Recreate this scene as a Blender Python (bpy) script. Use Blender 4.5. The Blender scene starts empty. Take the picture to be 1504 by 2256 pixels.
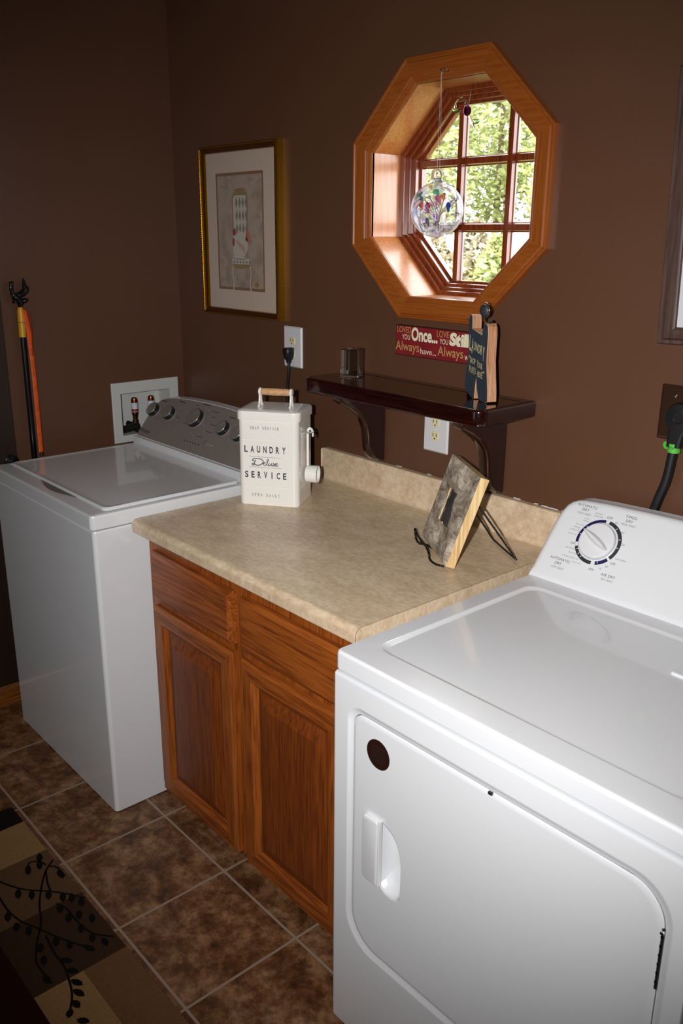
import bpy, bmesh, math, random
from mathutils import Vector, Matrix, noise as mnoise
random.seed(7)
PI = math.pi
sc = bpy.context.scene
COL = sc.collection
rad = math.radians

# ------------------------------------------------------------------ camera
CAM = Vector((2.115, -1.8024, 1.6814)); YAW, PIT, ROL, FPX = 0.8475, -0.3075, 0.0078, 1917.38
fw = Vector((-math.sin(YAW)*math.cos(PIT), math.cos(YAW)*math.cos(PIT), math.sin(PIT)))
rt0 = Vector((math.cos(YAW), math.sin(YAW), 0)); up0 = rt0.cross(fw)
rt = rt0*math.cos(ROL) + up0*math.sin(ROL); upv = -rt0*math.sin(ROL) + up0*math.cos(ROL)
def frame_matrix(r, u, f, loc):
    return Matrix(((r.x, u.x, -f.x, loc.x), (r.y, u.y, -f.y, loc.y), (r.z, u.z, -f.z, loc.z), (0, 0, 0, 1)))
cd = bpy.data.cameras.new('camera'); cam = bpy.data.objects.new('camera', cd); COL.objects.link(cam)
cam.matrix_world = frame_matrix(rt, upv, fw, CAM)
cd.sensor_fit = 'VERTICAL'; cd.sensor_height = 36.0; cd.lens = FPX*36.0/2256.0
cd.clip_start = 0.02; cd.clip_end = 200
sc.camera = cam
cd.dof.use_dof = True; cd.dof.focus_distance = 2.25; cd.dof.aperture_fstop = 10

# ------------------------------------------------------------------ world, lights, exposure
sc.view_settings.view_transform = 'Standard'
sc.view_settings.look = 'None'
sc.view_settings.gamma = 1.0
sc.view_settings.use_curve_mapping = False
sc.view_settings.exposure = 0.0
w = bpy.data.worlds.new('overcast_sky'); sc.world = w; w.use_nodes = True
bg = w.node_tree.nodes['Background']; bg.inputs[0].default_value = (0.93, 0.97, 1.0, 1); bg.inputs[1].default_value = 11.0

# the photographer's flash, beside and a little left of the lens
FL = bpy.data.lights.new('camera_flash', 'SPOT'); FL.energy = 196; FL.spot_size = rad(84); FL.spot_blend = 1.0
FL.shadow_soft_size = 0.018; FL.color = (1.0, 0.985, 0.965)
flo = bpy.data.objects.new('camera_flash', FL); COL.objects.link(flo)
fdir = (fw + rt*0.10 + upv*0.02).normalized()
fr = fdir.cross(Vector((0, 0, 1))).normalized(); fu = fr.cross(fdir)
flo.matrix_world = frame_matrix(fr, fu, fdir, CAM - rt*0.12 + upv*0.02 + fw*0.02)
# added warm fill light behind the camera, without a real source
AL = bpy.data.lights.new('warm_fill', 'AREA'); AL.shape = 'RECTANGLE'; AL.size = 0.9; AL.size_y = 1.3; AL.energy = 2.6
AL.color = (1.0, 0.92, 0.84)
alo = bpy.data.objects.new('warm_fill', AL); COL.objects.link(alo)
alo.location = (0.6, -3.0, 1.5); alo.rotation_euler = (rad(90), 0, 0)

# ------------------------------------------------------------------ helpers
def lin(c):
    if isinstance(c, str):
        c = tuple(int(c[i:i+2], 16)/255 for i in (0, 2, 4))
    return tuple((x/12.92 if x <= .04045 else ((x+.055)/1.055)**2.4) for x in c) + (1,)
def nt(m):
    m.use_nodes = True; t = m.node_tree; return t, t.nodes, t.links, t.nodes['Principled BSDF']
def mat(name, c, rough=.5, metal=0, coat=0, coat_rough=.05, ior=1.5, var=0, vscale=40, bump=0, bscale=200, spec=.5):
    m = bpy.data.materials.new(name); t, N, L, P = nt(m)
    P.inputs['Base Color'].default_value = lin(c); P.inputs['Roughness'].default_value = rough
    P.inputs['Metallic'].default_value = metal; P.inputs['Coat Weight'].default_value = coat
    P.inputs['Coat Roughness'].default_value = coat_rough; P.inputs['IOR'].default_value = ior
    P.inputs['Specular IOR Level'].default_value = spec
    tc = N.new('ShaderNodeTexCoord')
    if var:
        n = N.new('ShaderNodeTexNoise'); n.inputs['Scale'].default_value = vscale; n.inputs['Detail'].default_value = 5
        L.new(tc.outputs['Object'], n.inputs['Vector'])
        r = N.new('ShaderNodeMapRange'); r.inputs['From Min'].default_value = .3; r.inputs['From Max'].default_value = .7
        r.inputs['To Min'].default_value = 1-var; r.inputs['To Max'].default_value = 1+var
        L.new(n.outputs['Fac'], r.inputs['Value'])
        h = N.new('ShaderNodeHueSaturation'); h.inputs['Color'].default_value = lin(c)
        L.new(r.outputs['Result'], h.inputs['Value']); L.new(h.outputs['Color'], P.inputs['Base Color'])
    if bump:
        n = N.new('ShaderNodeTexNoise'); n.inputs['Scale'].default_value = bscale; n.inputs['Detail'].default_value = 3
        L.new(tc.outputs['Object'], n.inputs['Vector'])
        b = N.new('ShaderNodeBump'); b.inputs['Strength'].default_value = bump; b.inputs['Distance'].default_value = .001
        L.new(n.outputs['Fac'], b.inputs['Height']); L.new(b.outputs['Normal'], P.inputs['Normal'])
    return m
def ramp(N, stops):
    r = N.new('ShaderNodeValToRGB'); e = r.color_ramp.elements
    while len(e) > 1: e.remove(e[-1])
    e[0].position = stops[0][0]; e[0].color = lin(stops[0][1])
    for p, c in stops[1:]:
        x = e.new(p); x.color = lin(c)
    return r
def wood(name, dark, light, axis='z', rough=.35, scale=1.0, coat=0.0, rings=.5, bump=.15):
    m = bpy.data.materials.new(name); t, N, L, P = nt(m)
    tc = N.new('ShaderNodeTexCoord'); mp = N.new('ShaderNodeMapping')
    s = {'x': (1.6, 28, 28), 'y': (28, 1.6, 28), 'z': (28, 28, 1.6)}[axis]
    mp.inputs['Scale'].default_value = [v*scale for v in s]
    L.new(tc.outputs['Object'], mp.inputs['Vector'])
    n1 = N.new('ShaderNodeTexNoise'); n1.inputs['Scale'].default_value = .45; n1.inputs['Detail'].default_value = 3; n1.inputs['Distortion'].default_value = 1.0
    n2 = N.new('ShaderNodeTexNoise'); n2.inputs['Scale'].default_value = 6; n2.inputs['Detail'].default_value = 8
    L.new(mp.outputs[0], n1.inputs['Vector']); L.new(mp.outputs[0], n2.inputs['Vector'])
    # growth rings: sine of a slow noise
    mu = N.new('ShaderNodeMath'); mu.operation = 'MULTIPLY'; mu.inputs[1].default_value = 42; L.new(n1.outputs['Fac'], mu.inputs[0])
    si = N.new('ShaderNodeMath'); si.operation = 'SINE'; L.new(mu.outputs[0], si.inputs[0])
    ma = N.new('ShaderNodeMath'); ma.operation = 'MULTIPLY_ADD'; ma.inputs[1].default_value = .16*rings; ma.inputs[2].default_value = 0
    L.new(si.outputs[0], ma.inputs[0])
    ad = N.new('ShaderNodeMath'); ad.operation = 'ADD'; L.new(ma.outputs[0], ad.inputs[0]); L.new(n2.outputs['Fac'], ad.inputs[1])
    r = ramp(N, [(.28, dark), (.62, light)]); L.new(ad.outputs[0], r.inputs[0])
    L.new(r.outputs[0], P.inputs['Base Color']); P.inputs['Roughness'].default_value = rough
    P.inputs['Coat Weight'].default_value = coat; P.inputs['Coat Roughness'].default_value = .12
    b = N.new('ShaderNodeBump'); b.inputs['Strength'].default_value = bump; b.inputs['Distance'].default_value = .0008
    L.new(ad.outputs[0], b.inputs['Height']); L.new(b.outputs['Normal'], P.inputs['Normal'])
    return m

BASE = {}
def tag(o, label=None, cat=None, group=None, kind=None):
    if label: o['label'] = label
    if cat: o['category'] = cat
    if group: o['group'] = group
    if kind: o['kind'] = kind
    return o
def thing(name, loc, label, cat, group=None):
    o = bpy.data.objects.new(name, None); COL.objects.link(o); o.location = loc; o.empty_display_size = .05
    BASE[o.name] = Vector(loc); return tag(o, label, cat, group)
class B:
    """collects shapes in world coordinates; obj() links them as one mesh object"""
    def __init__(s): s.v = []; s.f = []; s.m = []; s.mats = []
    def mi(s, m):
        if m not in s.mats: s.mats.append(m)
        return s.mats.index(m)
    def add(s, vs, fs, m):
        k = len(s.v); i = s.mi(m)
        s.v += [Vector(p) for p in vs]
        for f in fs: s.f.append([k+j for j in f]); s.m.append(i)
        return s
    def box(s, x0, x1, y0, y1, z0, z1, m, M=None):
        vs = [Vector((x, y, z)) for x in (x0, x1) for y in (y0, y1) for z in (z0, z1)]
        if M: vs = [M @ p for p in vs]
        return s.add(vs, [(0, 1, 3, 2), (4, 6, 7, 5), (0, 4, 5, 1), (2, 3, 7, 6), (0, 2, 6, 4), (1, 5, 7, 3)], m)
    def loft(s, rings, m, cap0=False, cap1=True, closed=True, mats=None):
        n = len(rings[0]); vs = [p for r in rings for p in r]; k = len(s.v); s.v += [Vector(p) for p in vs]
        for i in range(len(rings)-1):
            mm = s.mi(mats[i] if mats else m)
            for j in range(n if closed else n-1):
                a, b2 = i*n+j, i*n+(j+1) % n
                s.f.append([k+a, k+b2, k+b2+n, k+a+n]); s.m.append(mm)
        if cap0: s.f.append([k+j for j in range(n)][::-1]); s.m.append(s.mi(mats[0] if mats else m))
        if cap1: s.f.append([k+(len(rings)-1)*n+j for j in range(n)]); s.m.append(s.mi(mats[-1] if mats else m))
        return s
    def tube(s, pts, r, m, n=10, cap=True, flat=None):
        pts = [Vector(p) for p in pts]; rings = []
        rr = r if isinstance(r, (list, tuple)) else [r]*len(pts)
        prev = None
        for i, p in enumerate(pts):
            t = (pts[min(i+1, len(pts)-1)] - pts[max(i-1, 0)]).normalized()
            if prev is None:
                a = Vector((0, 0, 1)) if abs(t.z) < .9 else Vector((1, 0, 0)); prev = t.cross(a).normalized()
            x = (prev - t*prev.dot(t)).normalized(); prev = x; y = t.cross(x)
            rings.append([p + (x*math.cos(2*PI*j/n) + y*math.sin(2*PI*j/n)*(flat or 1))*rr[i] for j in range(n)])
        return s.loft(rings, m, cap, cap)
    def lathe(s, prof, org, ax, m, n=32, cap0=True, cap1=True, mats=None):
        ax = Vector(ax).normalized(); a = Vector((0, 0, 1)) if abs(ax.z) < .9 else Vector((1, 0, 0))
        x = ax.cross(a).normalized(); y = ax.cross(x); org = Vector(org)
        rings = [[org + ax*h + (x*math.cos(2*PI*j/n) + y*math.sin(2*PI*j/n))*r for j in range(n)] for r, h in prof]
        return s.loft(rings, m, cap0, cap1, mats=mats)
    def prism(s, outline, org, u, v, n, d, m, bev=0):
        """outline in the (u,v) plane pushed out along n by d, with small bevels on both faces"""
        org, u, v, n = map(Vector, (org, u, v, n))
        def ring(ins, h):
            o = inset(outline, ins) if ins else outline
            return [org + u*a + v*b2 + n*h for a, b2 in o]
        if bev: rs = [ring(bev, 0), ring(0, bev), ring(0, d-bev), ring(bev, d)]
        else: rs = [ring(0, 0), ring(0, d)]
        return s.loft(rs, m, True, True)
    def obj(s, name, parent=None, smooth=40, bevel=0, seg=3, base=None, sub=0, weld=False):
        root = parent
        while root is not None and root.parent is not None: root = root.parent
        off = BASE[root.name] if root is not None else (Vector(base) if base is not None else Vector((0, 0, 0)))
        me = bpy.data.meshes.new(name); me.from_pydata([p-off for p in s.v], [], s.f)
        for m in s.mats: me.materials.append(m)
        me.polygons.foreach_set('material_index', s.m)
        bm = bmesh.new(); bm.from_mesh(me)
        if weld: bmesh.ops.remove_doubles(bm, verts=bm.verts, dist=1e-5)
        bmesh.ops.recalc_face_normals(bm, faces=bm.faces); bm.to_mesh(me); bm.free()
        if smooth:
            me.polygons.foreach_set('use_smooth', [True]*len(me.polygons)); me.set_sharp_from_angle(angle=rad(smooth))
        o = bpy.data.objects.new(name, me); COL.objects.link(o)
        if parent is not None: o.parent = parent
        else: o.location = off; BASE[o.name] = off
        if bevel:
            md = o.modifiers.new('bevel', 'BEVEL'); md.width = bevel; md.segments = seg; md.limit_method = 'ANGLE'; md.angle_limit = rad(35)
            md.harden_normals = True
        elif smooth and smooth < 180:
            md = o.modifiers.new('weighted', 'WEIGHTED_NORMAL'); md.keep_sharp = True; md.weight = 80
        if sub:
            md = o.modifiers.new('sub', 'SUBSURF'); md.levels = sub; md.render_levels = sub
        return o
class RR(list): pass
def inset(poly, d):
    if isinstance(poly, RR):
        x0, x1, y0, y1, r, n = poly.par
        return rrect(x0+d, x1-d, y0+d, y1-d, tuple(max(q-d, 1e-5) for q in r), n)
    n = len(poly); out = []; A = sum(poly[i][0]*poly[(i+1) % n][1]-poly[(i+1) % n][0]*poly[i][1] for i in range(n))
    sg = 1 if A > 0 else -1
    for i in range(n):
        p0, p1, p2 = Vector(poly[i-1]), Vector(poly[i]), Vector(poly[(i+1) % n])
        a = (p1-p0); b2 = (p2-p1)
        if a.length < 1e-9 or b2.length < 1e-9: out.append(tuple(p1)); continue
        a.normalize(); b2.normalize()
        n1 = Vector((-a.y, a.x))*sg; n2 = Vector((-b2.y, b2.x))*sg
        k = n1+n2; q = k.dot(n1)
        out.append(tuple(p1 + k*(d/max(q, .35))))
    return out
def rrect(x0, x1, y0, y1, r, n=6):
    """rounded rectangle, r a number or (bl, br, tr, tl)"""
    R = r if isinstance(r, (tuple, list)) else (r,)*4; o = RR(); o.par = (x0, x1, y0, y1, R, n)
    for (cx, cy, a0, q) in ((x0+R[0], y0+R[0], PI, R[0]), (x1-R[1], y0+R[1], 1.5*PI, R[1]), (x1-R[2], y1-R[2], 0, R[2]), (x0+R[3], y1-R[3], .5*PI, R[3])):
        for i in range(n+1):
            a = a0+.5*PI*i/n; o.append((cx+q*math.cos(a), cy+q*math.sin(a)))
    return o
def XZ(poly, y): return [Vector((a, y, b)) for a, b in poly]
def XY(poly, z): return [Vector((a, b, z)) for a, b in poly]
def octo(cx, cz, a, h, y):
    t = math.tan(PI/8)
    return [Vector((cx+i*a, y, cz+j*h)) for i, j in ((t, 1), (1, t), (1, -t), (t, -1), (-t, -1), (-1, -t), (-1, t), (-t, 1))]
_tc = {}
def glyphs(body, bold=0.0, spacing=1.0):
    key = (body, bold, spacing)
    if key in _tc: return _tc[key]
    cu = bpy.data.curves.new('txt', 'FONT'); cu.body = body; cu.offset = bold; cu.space_character = spacing; cu.resolution_u = 4
    ob = bpy.data.objects.new('txt', cu); COL.objects.link(ob)
    dg = bpy.context.evaluated_depsgraph_get(); me = bpy.data.meshes.new_from_object(ob.evaluated_get(dg))
    vs = [(v.co.x, v.co.y) for v in me.vertices]; fs = [tuple(p.vertices) for p in me.polygons]
    bpy.data.objects.remove(ob); bpy.data.curves.remove(cu); bpy.data.meshes.remove(me)
    _tc[key] = (vs, fs); return vs, fs
def text(b, body, org, u, v, m, x0, x1, y0, y1, lift=.0004, bold=0.0, spacing=1.0, shear=0.0, skew=0.0, keep=False):
    """letters fitted into the box x0..x1, y0..y1 of the (u,v) plane"""
    vs, fs = glyphs(body, bold, spacing)
    org, u, v = Vector(org), Vector(u), Vector(v); n = u.cross(v).normalized()
    ax = min(p[0] for p in vs); bx = max(p[0] for p in vs); ay = min(p[1] for p in vs); by = max(p[1] for p in vs)
    out = []
    for x, y in vs:
        q = (y-ay)/(by-ay); p = (x-ax)/(bx-ax)
        X = x0+(x1-x0)*p+shear*q*(y1-y0); Y = y0+(y1-y0)*q+skew*(X-x0)
        out.append(org+u*X+v*Y+n*lift)
    b.add(out, fs, m)
def ctext(b, body, org, u, v, m, cx, cy, h, wd, **k): text(b, body, org, u, v, m, cx-wd/2, cx+wd/2, cy-h/2, cy+h/2, **k)
def stroke(b, pts, wd, org, u, v, m, lift=.0004):
    """flat ribbon of width wd along a line drawn in the (u,v) plane"""
    org, u, v = Vector(org), Vector(u), Vector(v); n = u.cross(v).normalized(); P = [Vector(p) for p in pts]; L = []
    for i, p in enumerate(P):
        t = (P[min(i+1, len(P)-1)]-P[max(i-1, 0)])
        t = t.normalized() if t.length > 1e-9 else Vector((1, 0)); q = Vector((-t.y, t.x))*wd*.5
        L.append((p+q, p-q))
    vs = []
    for a, c in L: vs += [org+u*a.x+v*a.y+n*lift, org+u*c.x+v*c.y+n*lift]
    b.add(vs, [(2*i, 2*i+1, 2*i+3, 2*i+2) for i in range(len(P)-1)], m)
def smoothpath(pts, k=6):
    P = [Vector(p) for p in pts]; out = []
    for i in range(len(P)-1):
        p0, p1, p2, p3 = P[max(i-1, 0)], P[i], P[i+1], P[min(i+2, len(P)-1)]
        for j in range(k):
            t = j/k
            out.append(.5*((2*p1)+(p2-p0)*t+(2*p0-5*p1+4*p2-p3)*t*t+(3*p1-p0-3*p2+p3)*t**3))
    out.append(P[-1]); return out

# ------------------------------------------------------------------ materials
M = {}
M['wall'] = mat('brown_wall_paint', '5a3b29', .42, bump=.25, bscale=260, var=.03, vscale=3)
M['ceil'] = mat('ceiling_paint', 'd8d2c8', .9, bump=.3, bscale=120)
M['white'] = mat('white_enamel', 'dbdde1', .25, coat=.6, coat_rough=.03)
M['whitesoft'] = mat('white_plastic', 'd6d7da', .3)
M['white_plate'] = mat('white_wall_plate', 'cfcfd4', .35)
M['ivory'] = mat('ivory_plastic', 'd9cfa8', .35)
M['black'] = mat('black_rubber', '0f0f11', .45)
M['blackgloss'] = mat('black_gloss', '0a0a0d', .22)
M['slot'] = mat('dark_slot', '16120c', .7)
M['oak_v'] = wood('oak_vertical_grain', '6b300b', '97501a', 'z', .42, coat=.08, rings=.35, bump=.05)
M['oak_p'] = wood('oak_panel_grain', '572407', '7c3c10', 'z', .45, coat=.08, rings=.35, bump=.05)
M['oak_h'] = wood('oak_horizontal_grain', '6b300b', '97501a', 'x', .42, coat=.08, rings=.7, bump=.05)
M['casing'] = wood('stained_casing_wood', '864214', '96521e', 'x', .3, coat=.3, rings=.15, bump=.03)
M['casing_v'] = wood('stained_casing_wood_upright', '864214', '96521e', 'z', .3, coat=.3, rings=.15, bump=.03)
M['reveal'] = wood('reveal_wood', '9a5a2c', 'b8763e', 'z', .3, coat=.25, rings=.1, bump=.02)
M['sash'] = wood('sash_wood', '5a2512', '7c3a1c', 'z', .25, coat=.5, rings=.2)
M['mahog'] = wood('dark_mahogany', '100403', '280b07', 'x', .14, coat=.7, rings=.3, bump=.03)
M['baseb'] = wood('baseboard_oak', '5a2f10', '8a5222', 'y', .35)
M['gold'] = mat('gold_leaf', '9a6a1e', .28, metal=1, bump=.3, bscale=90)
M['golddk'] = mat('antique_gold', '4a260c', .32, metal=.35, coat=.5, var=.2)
M['matboard'] = mat('mat_board', 'c8b4a4', .9)
M['mat2'] = mat('tan_mat_board', '7d5c40', .9)
M['darkframe'] = wood('walnut_frame_wood', '2c1a14', '4e342a', 'z', .5, rings=.3)
M['whitemat'] = mat('white_mat_board', 'c9cdd4', .7)
M['brass'] = mat('brass', 'a07a34', .25, metal=1)
M['copper'] = mat('copper', '8a4a2c', .3, metal=1)
M['steel'] = mat('steel', 'b8b8ba', .22, metal=1)
M['bronze'] = mat('brown_metal_plate', '6a4c3c', .25, metal=.85)
M['chrome'] = mat('chrome', 'dddddd', .08, metal=1)
M['cream'] = mat('cream_enamel', 'efede8', .22, coat=.3)
M['beech'] = wood('beech_handle', 'b98c62', 'd2a67c', 'x', .5, rings=.2)
M['ink'] = mat('slate_ink', '3c3f4a', .7)
M['inklt'] = mat('grey_ink', '6f7076', .7)
M['navy'] = mat('navy_ink', '14104a', .5)
M['charcoal'] = mat('charcoal_ink', '2b2e33', .5)
M['print'] = mat('dark_print', '3a3c44', .6)
M['red'] = mat('barn_red_paint', '7e2024', .45, var=.15, vscale=25)
M['rededge'] = mat('dark_red_edge', '2a0c0c', .6)
M['lettan'] = mat('tan_lettering', 'b58a52', .7)
M['letcream'] = mat('cream_lettering', 'e6dcc0', .7)
M['denim'] = mat('slate_blue_paint', '2f3a44', .55, var=.15, vscale=60)
M['pine'] = wood('raw_pine_edge', 'a06a48', 'c99a78', 'z', .6, rings=.5)
M['letyel'] = mat('pale_lettering', 'c9bd8c', .7)
M['orange'] = mat('orange_webbing', 'd2500c', .55, var=.2, vscale=60)
M['yellow'] = mat('yellow_tape', 'cf930e', .4)
M['green'] = mat('green_tag', '4fb03a', .5)
M['toekick'] = mat('black_toe_kick', '0b0a0a', .6)
M['doorwood'] = mat('dark_door_wood', '2a1810', .45)
M['washgrey'] = mat('grey_control_panel', '7d746e', .35)
M['knob'] = mat('grey_knob_face', '7d7770', .28, metal=.2)
M['knobrim'] = mat('knob_rim', '9a958f', .3, metal=.6)
M['knobside'] = mat('dark_knob_side', '1d2023', .3)
M['pearl'] = mat('pearl_marks', 'a8a49c', .5)
M['badge'] = mat('brown_sticker', '2a1410', .3)
M['photo'] = mat('dark_photo', '454446', .08, var=.3, vscale=20)
M['cutwood'] = wood('pale_cut_wood', 'c09860', 'e2c592', 'z', .6, rings=.6)
M['shellwhite'] = mat('outlet_box_white', 'c3c4c2', .4)

def laminate():
    m = bpy.data.materials.new('beige_laminate'); t, N, L, P = nt(m)
    tc = N.new('ShaderNodeTexCoord'); mp = N.new('ShaderNodeMapping'); mp.inputs['Scale'].default_value = (1, 1.7, 1); L.new(tc.outputs['Object'], mp.inputs[0])
    a = N.new('ShaderNodeTexNoise'); a.inputs['Scale'].default_value = 60; a.inputs['Detail'].default_value = 6; a.inputs['Roughness'].default_value = .7
    b = N.new('ShaderNodeTexNoise'); b.inputs['Scale'].default_value = 11; b.inputs['Detail'].default_value = 3
    L.new(mp.outputs[0], a.inputs['Vector']); L.new(mp.outputs[0], b.inputs['Vector'])
    x = N.new('ShaderNodeMix'); x.data_type = 'FLOAT'; x.inputs[0].default_value = .35; L.new(a.outputs['Fac'], x.inputs[2]); L.new(b.outputs['Fac'], x.inputs[3])
    r = ramp(N, [(.36, 'bda488'), (.5, 'd2bb9d'), (.64, 'e3d0b4')]); L.new(x.outputs[0], r.inputs[0])
    L.new(r.outputs[0], P.inputs['Base Color']); P.inputs['Roughness'].default_value = .34
    return m
M['lam'] = laminate()
M['seam'] = mat('laminate_seam', '4a3620', .6)

TS, TX, TY = .319, -.2295, -1.0383
def tiles():
    m = bpy.data.materials.new('slate_look_tile'); t, N, L, P = nt(m)
    tc = N.new('ShaderNodeTexCoord'); mp = N.new('ShaderNodeMapping'); mp.inputs['Location'].default_value = (-TX+TS*20, -TY+TS*20, 0)
    L.new(tc.outputs['Object'], mp.inputs[0])
    br = N.new('ShaderNodeTexBrick'); br.offset = 0; br.squash = 1
    br.inputs['Scale'].default_value = 1; br.inputs['Brick Width'].default_value = TS; br.inputs['Row Height'].default_value = TS
    br.inputs['Mortar Size'].default_value = .0042; br.inputs['Mortar Smooth'].default_value = .2; br.inputs['Bias'].default_value = 0
    br.inputs['Color1'].default_value = (0, 0, 0, 1); br.inputs['Color2'].default_value = (1, 1, 1, 1); br.inputs['Mortar'].default_value = (0, 0, 0, 1)
    L.new(mp.outputs[0], br.inputs['Vector'])
    n1 = N.new('ShaderNodeTexNoise'); n1.inputs['Scale'].default_value = 12; n1.inputs['Detail'].default_value = 12; n1.inputs['Roughness'].default_value = .74; n1.inputs['Distortion'].default_value = .15
    n2 = N.new('ShaderNodeTexNoise'); n2.inputs['Scale'].default_value = 34; n2.inputs['Detail'].default_value = 6; n2.inputs['Roughness'].default_value = .7
    for n in (n1, n2): L.new(mp.outputs[0], n.inputs['Vector'])
    r = ramp(N, [(.36, '482a14'), (.46, '6a4224'), (.54, '865e3e'), (.64, 'a37e5c')]); L.new(n1.outputs['Fac'], r.inputs[0])
    r2 = ramp(N, [(.35, '9a9a9a'), (.55, 'ffffff')]); L.new(n2.outputs['Fac'], r2.inputs[0])
    mx = N.new('ShaderNodeMix'); mx.data_type = 'RGBA'; mx.blend_type = 'MULTIPLY'; mx.inputs[0].default_value = .75
    L.new(r.outputs[0], mx.inputs[6]); L.new(r2.outputs[0], mx.inputs[7])
    mg = N.new('ShaderNodeMix'); mg.data_type = 'RGBA'; L.new(br.outputs['Fac'], mg.inputs[0]); L.new(mx.outputs[2], mg.inputs[6]); mg.inputs[7].default_value = lin('9a8474')
    L.new(mg.outputs[2], P.inputs['Base Color']); P.inputs['Roughness'].default_value = .5
    iv = N.new('ShaderNodeMath'); iv.operation = 'MULTIPLY_ADD'; iv.inputs[1].default_value = -1; iv.inputs[2].default_value = 1; L.new(br.outputs['Fac'], iv.inputs[0])
    ad = N.new('ShaderNodeMath'); ad.operation = 'MULTIPLY_ADD'; ad.inputs[1].default_value = .35; L.new(n1.outputs['Fac'], ad.inputs[0]); L.new(iv.outputs[0], ad.inputs[2])
    b = N.new('ShaderNodeBump'); b.inputs['Strength'].default_value = .6; b.inputs['Distance'].default_value = .003
    L.new(ad.outputs[0], b.inputs['Height']); L.new(b.outputs['Normal'], P.inputs['Normal'])
    return m
M['tile'] = tiles()

def thin_glass(name, tint=(1, 1, 1, 1), refl=.0, colored=False):
    m = bpy.data.materials.new(name); m.use_nodes = True; t = m.node_tree; N, L = t.nodes, t.links
    N.remove(N['Principled BSDF']); out = N['Material Output']
    tr = N.new('ShaderNodeBsdfTransparent'); tr.inputs[0].default_value = tint
    gl = N.new('ShaderNodeBsdfGlossy'); gl.inputs['Roughness'].default_value = .02
    lw = N.new('ShaderNodeLayerWeight'); lw.inputs['Blend'].default_value = .5
    pw = N.new('ShaderNodeMath'); pw.operation = 'POWER'; pw.inputs[1].default_value = 4.5; L.new(lw.outputs['Facing'], pw.inputs[0])
    fr = N.new('ShaderNodeMath'); fr.operation = 'MULTIPLY_ADD'; fr.inputs[1].default_value = .9; fr.inputs[2].default_value = .04; L.new(pw.outputs[0], fr.inputs[0])
    mx = N.new('ShaderNodeMixShader')
    if refl:
        a = N.new('ShaderNodeMath'); a.operation = 'ADD'; a.inputs[1].default_value = refl; a.use_clamp = True; L.new(fr.outputs[0], a.inputs[0]); L.new(a.outputs[0], mx.inputs[0])
    else: L.new(fr.outputs[0], mx.inputs[0])
    L.new(tr.outputs[0], mx.inputs[1]); L.new(gl.outputs[0], mx.inputs[2]); last = mx
    if colored:
        tc = N.new('ShaderNodeTexCoord'); vo = N.new('ShaderNodeTexNoise'); vo.inputs['Scale'].default_value = 26; vo.inputs['Detail'].default_value = 2; vo.inputs['Distortion'].default_value = 1.5
        L.new(tc.outputs['Object'], vo.inputs['Vector'])
        r = ramp(N, [(.28, 'c06a86'), (.36, 'e6d6f0'), (.44, 'f8f8fb'), (.58, 'ffffff'), (.63, 'bfe0d4'), (.68, '7fb8b4'), (.72, 'e2c878'), (.78, 'a083c0')]); L.new(vo.outputs['Fac'], r.inputs[0])
        L.new(r.outputs[0], tr.inputs[0])
        tl = N.new('ShaderNodeBsdfTranslucent'); tl.inputs[0].default_value = (.9, .9, .97, 1)
        df = N.new('ShaderNodeBsdfDiffuse'); df.inputs[0].default_value = (.9, .9, .97, 1)
        m1 = N.new('ShaderNodeMixShader'); m1.inputs[0].default_value = .3; L.new(tl.outputs[0], m1.inputs[1]); L.new(df.outputs[0], m1.inputs[2])
        q = N.new('ShaderNodeMath'); q.operation = 'POWER'; q.inputs[1].default_value = 2.2; L.new(lw.outputs['Facing'], q.inputs[0])  # white haze growing towards the rim, put in to imitate bright glass edges
        n3 = N.new('ShaderNodeTexNoise'); n3.inputs['Scale'].default_value = 18; n3.inputs['Distortion'].default_value = 2.5; L.new(tc.outputs['Object'], n3.inputs['Vector'])
        p3 = N.new('ShaderNodeMapRange'); p3.inputs['From Min'].default_value = .5; p3.inputs['From Max'].default_value = .7; p3.inputs['To Max'].default_value = .6; L.new(n3.outputs['Fac'], p3.inputs['Value'])
        q2 = N.new('ShaderNodeMath'); q2.operation = 'MULTIPLY_ADD'; q2.inputs[1].default_value = .75; L.new(q.outputs[0], q2.inputs[0]); L.new(p3.outputs['Result'], q2.inputs[2]); q2.use_clamp = True
        m2 = N.new('ShaderNodeMixShader'); L.new(q2.outputs[0], m2.inputs[0]); L.new(mx.outputs[0], m2.inputs[1]); L.new(m1.outputs[0], m2.inputs[2]); last = m2
    L.new(last.outputs[0], out.inputs['Surface']); return m
M['pane'] = thin_glass('window_glass')
M['picglass'] = thin_glass('picture_glass')
M['ballglass'] = thin_glass('colour_swirled_glass', refl=.06, colored=True)
def glass(name, c='ffffff', rough=0.0, ior=1.5):
    m = bpy.data.materials.new(name); t, N, L, P = nt(m)
    P.inputs['Base Color'].default_value = lin(c); P.inputs['Transmission Weight'].default_value = 1; P.inputs['Roughness'].default_value = rough; P.inputs['IOR'].default_value = ior
    return m
M['glass'] = glass('clear_glass'); M['pglass'] = glass('purple_glass', '5c1038', .05); M['gglass'] = glass('green_glass', 'a4d69a', .05); M['lilac'] = glass('lilac_glass', 'cbb6dc', .02)

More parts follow.
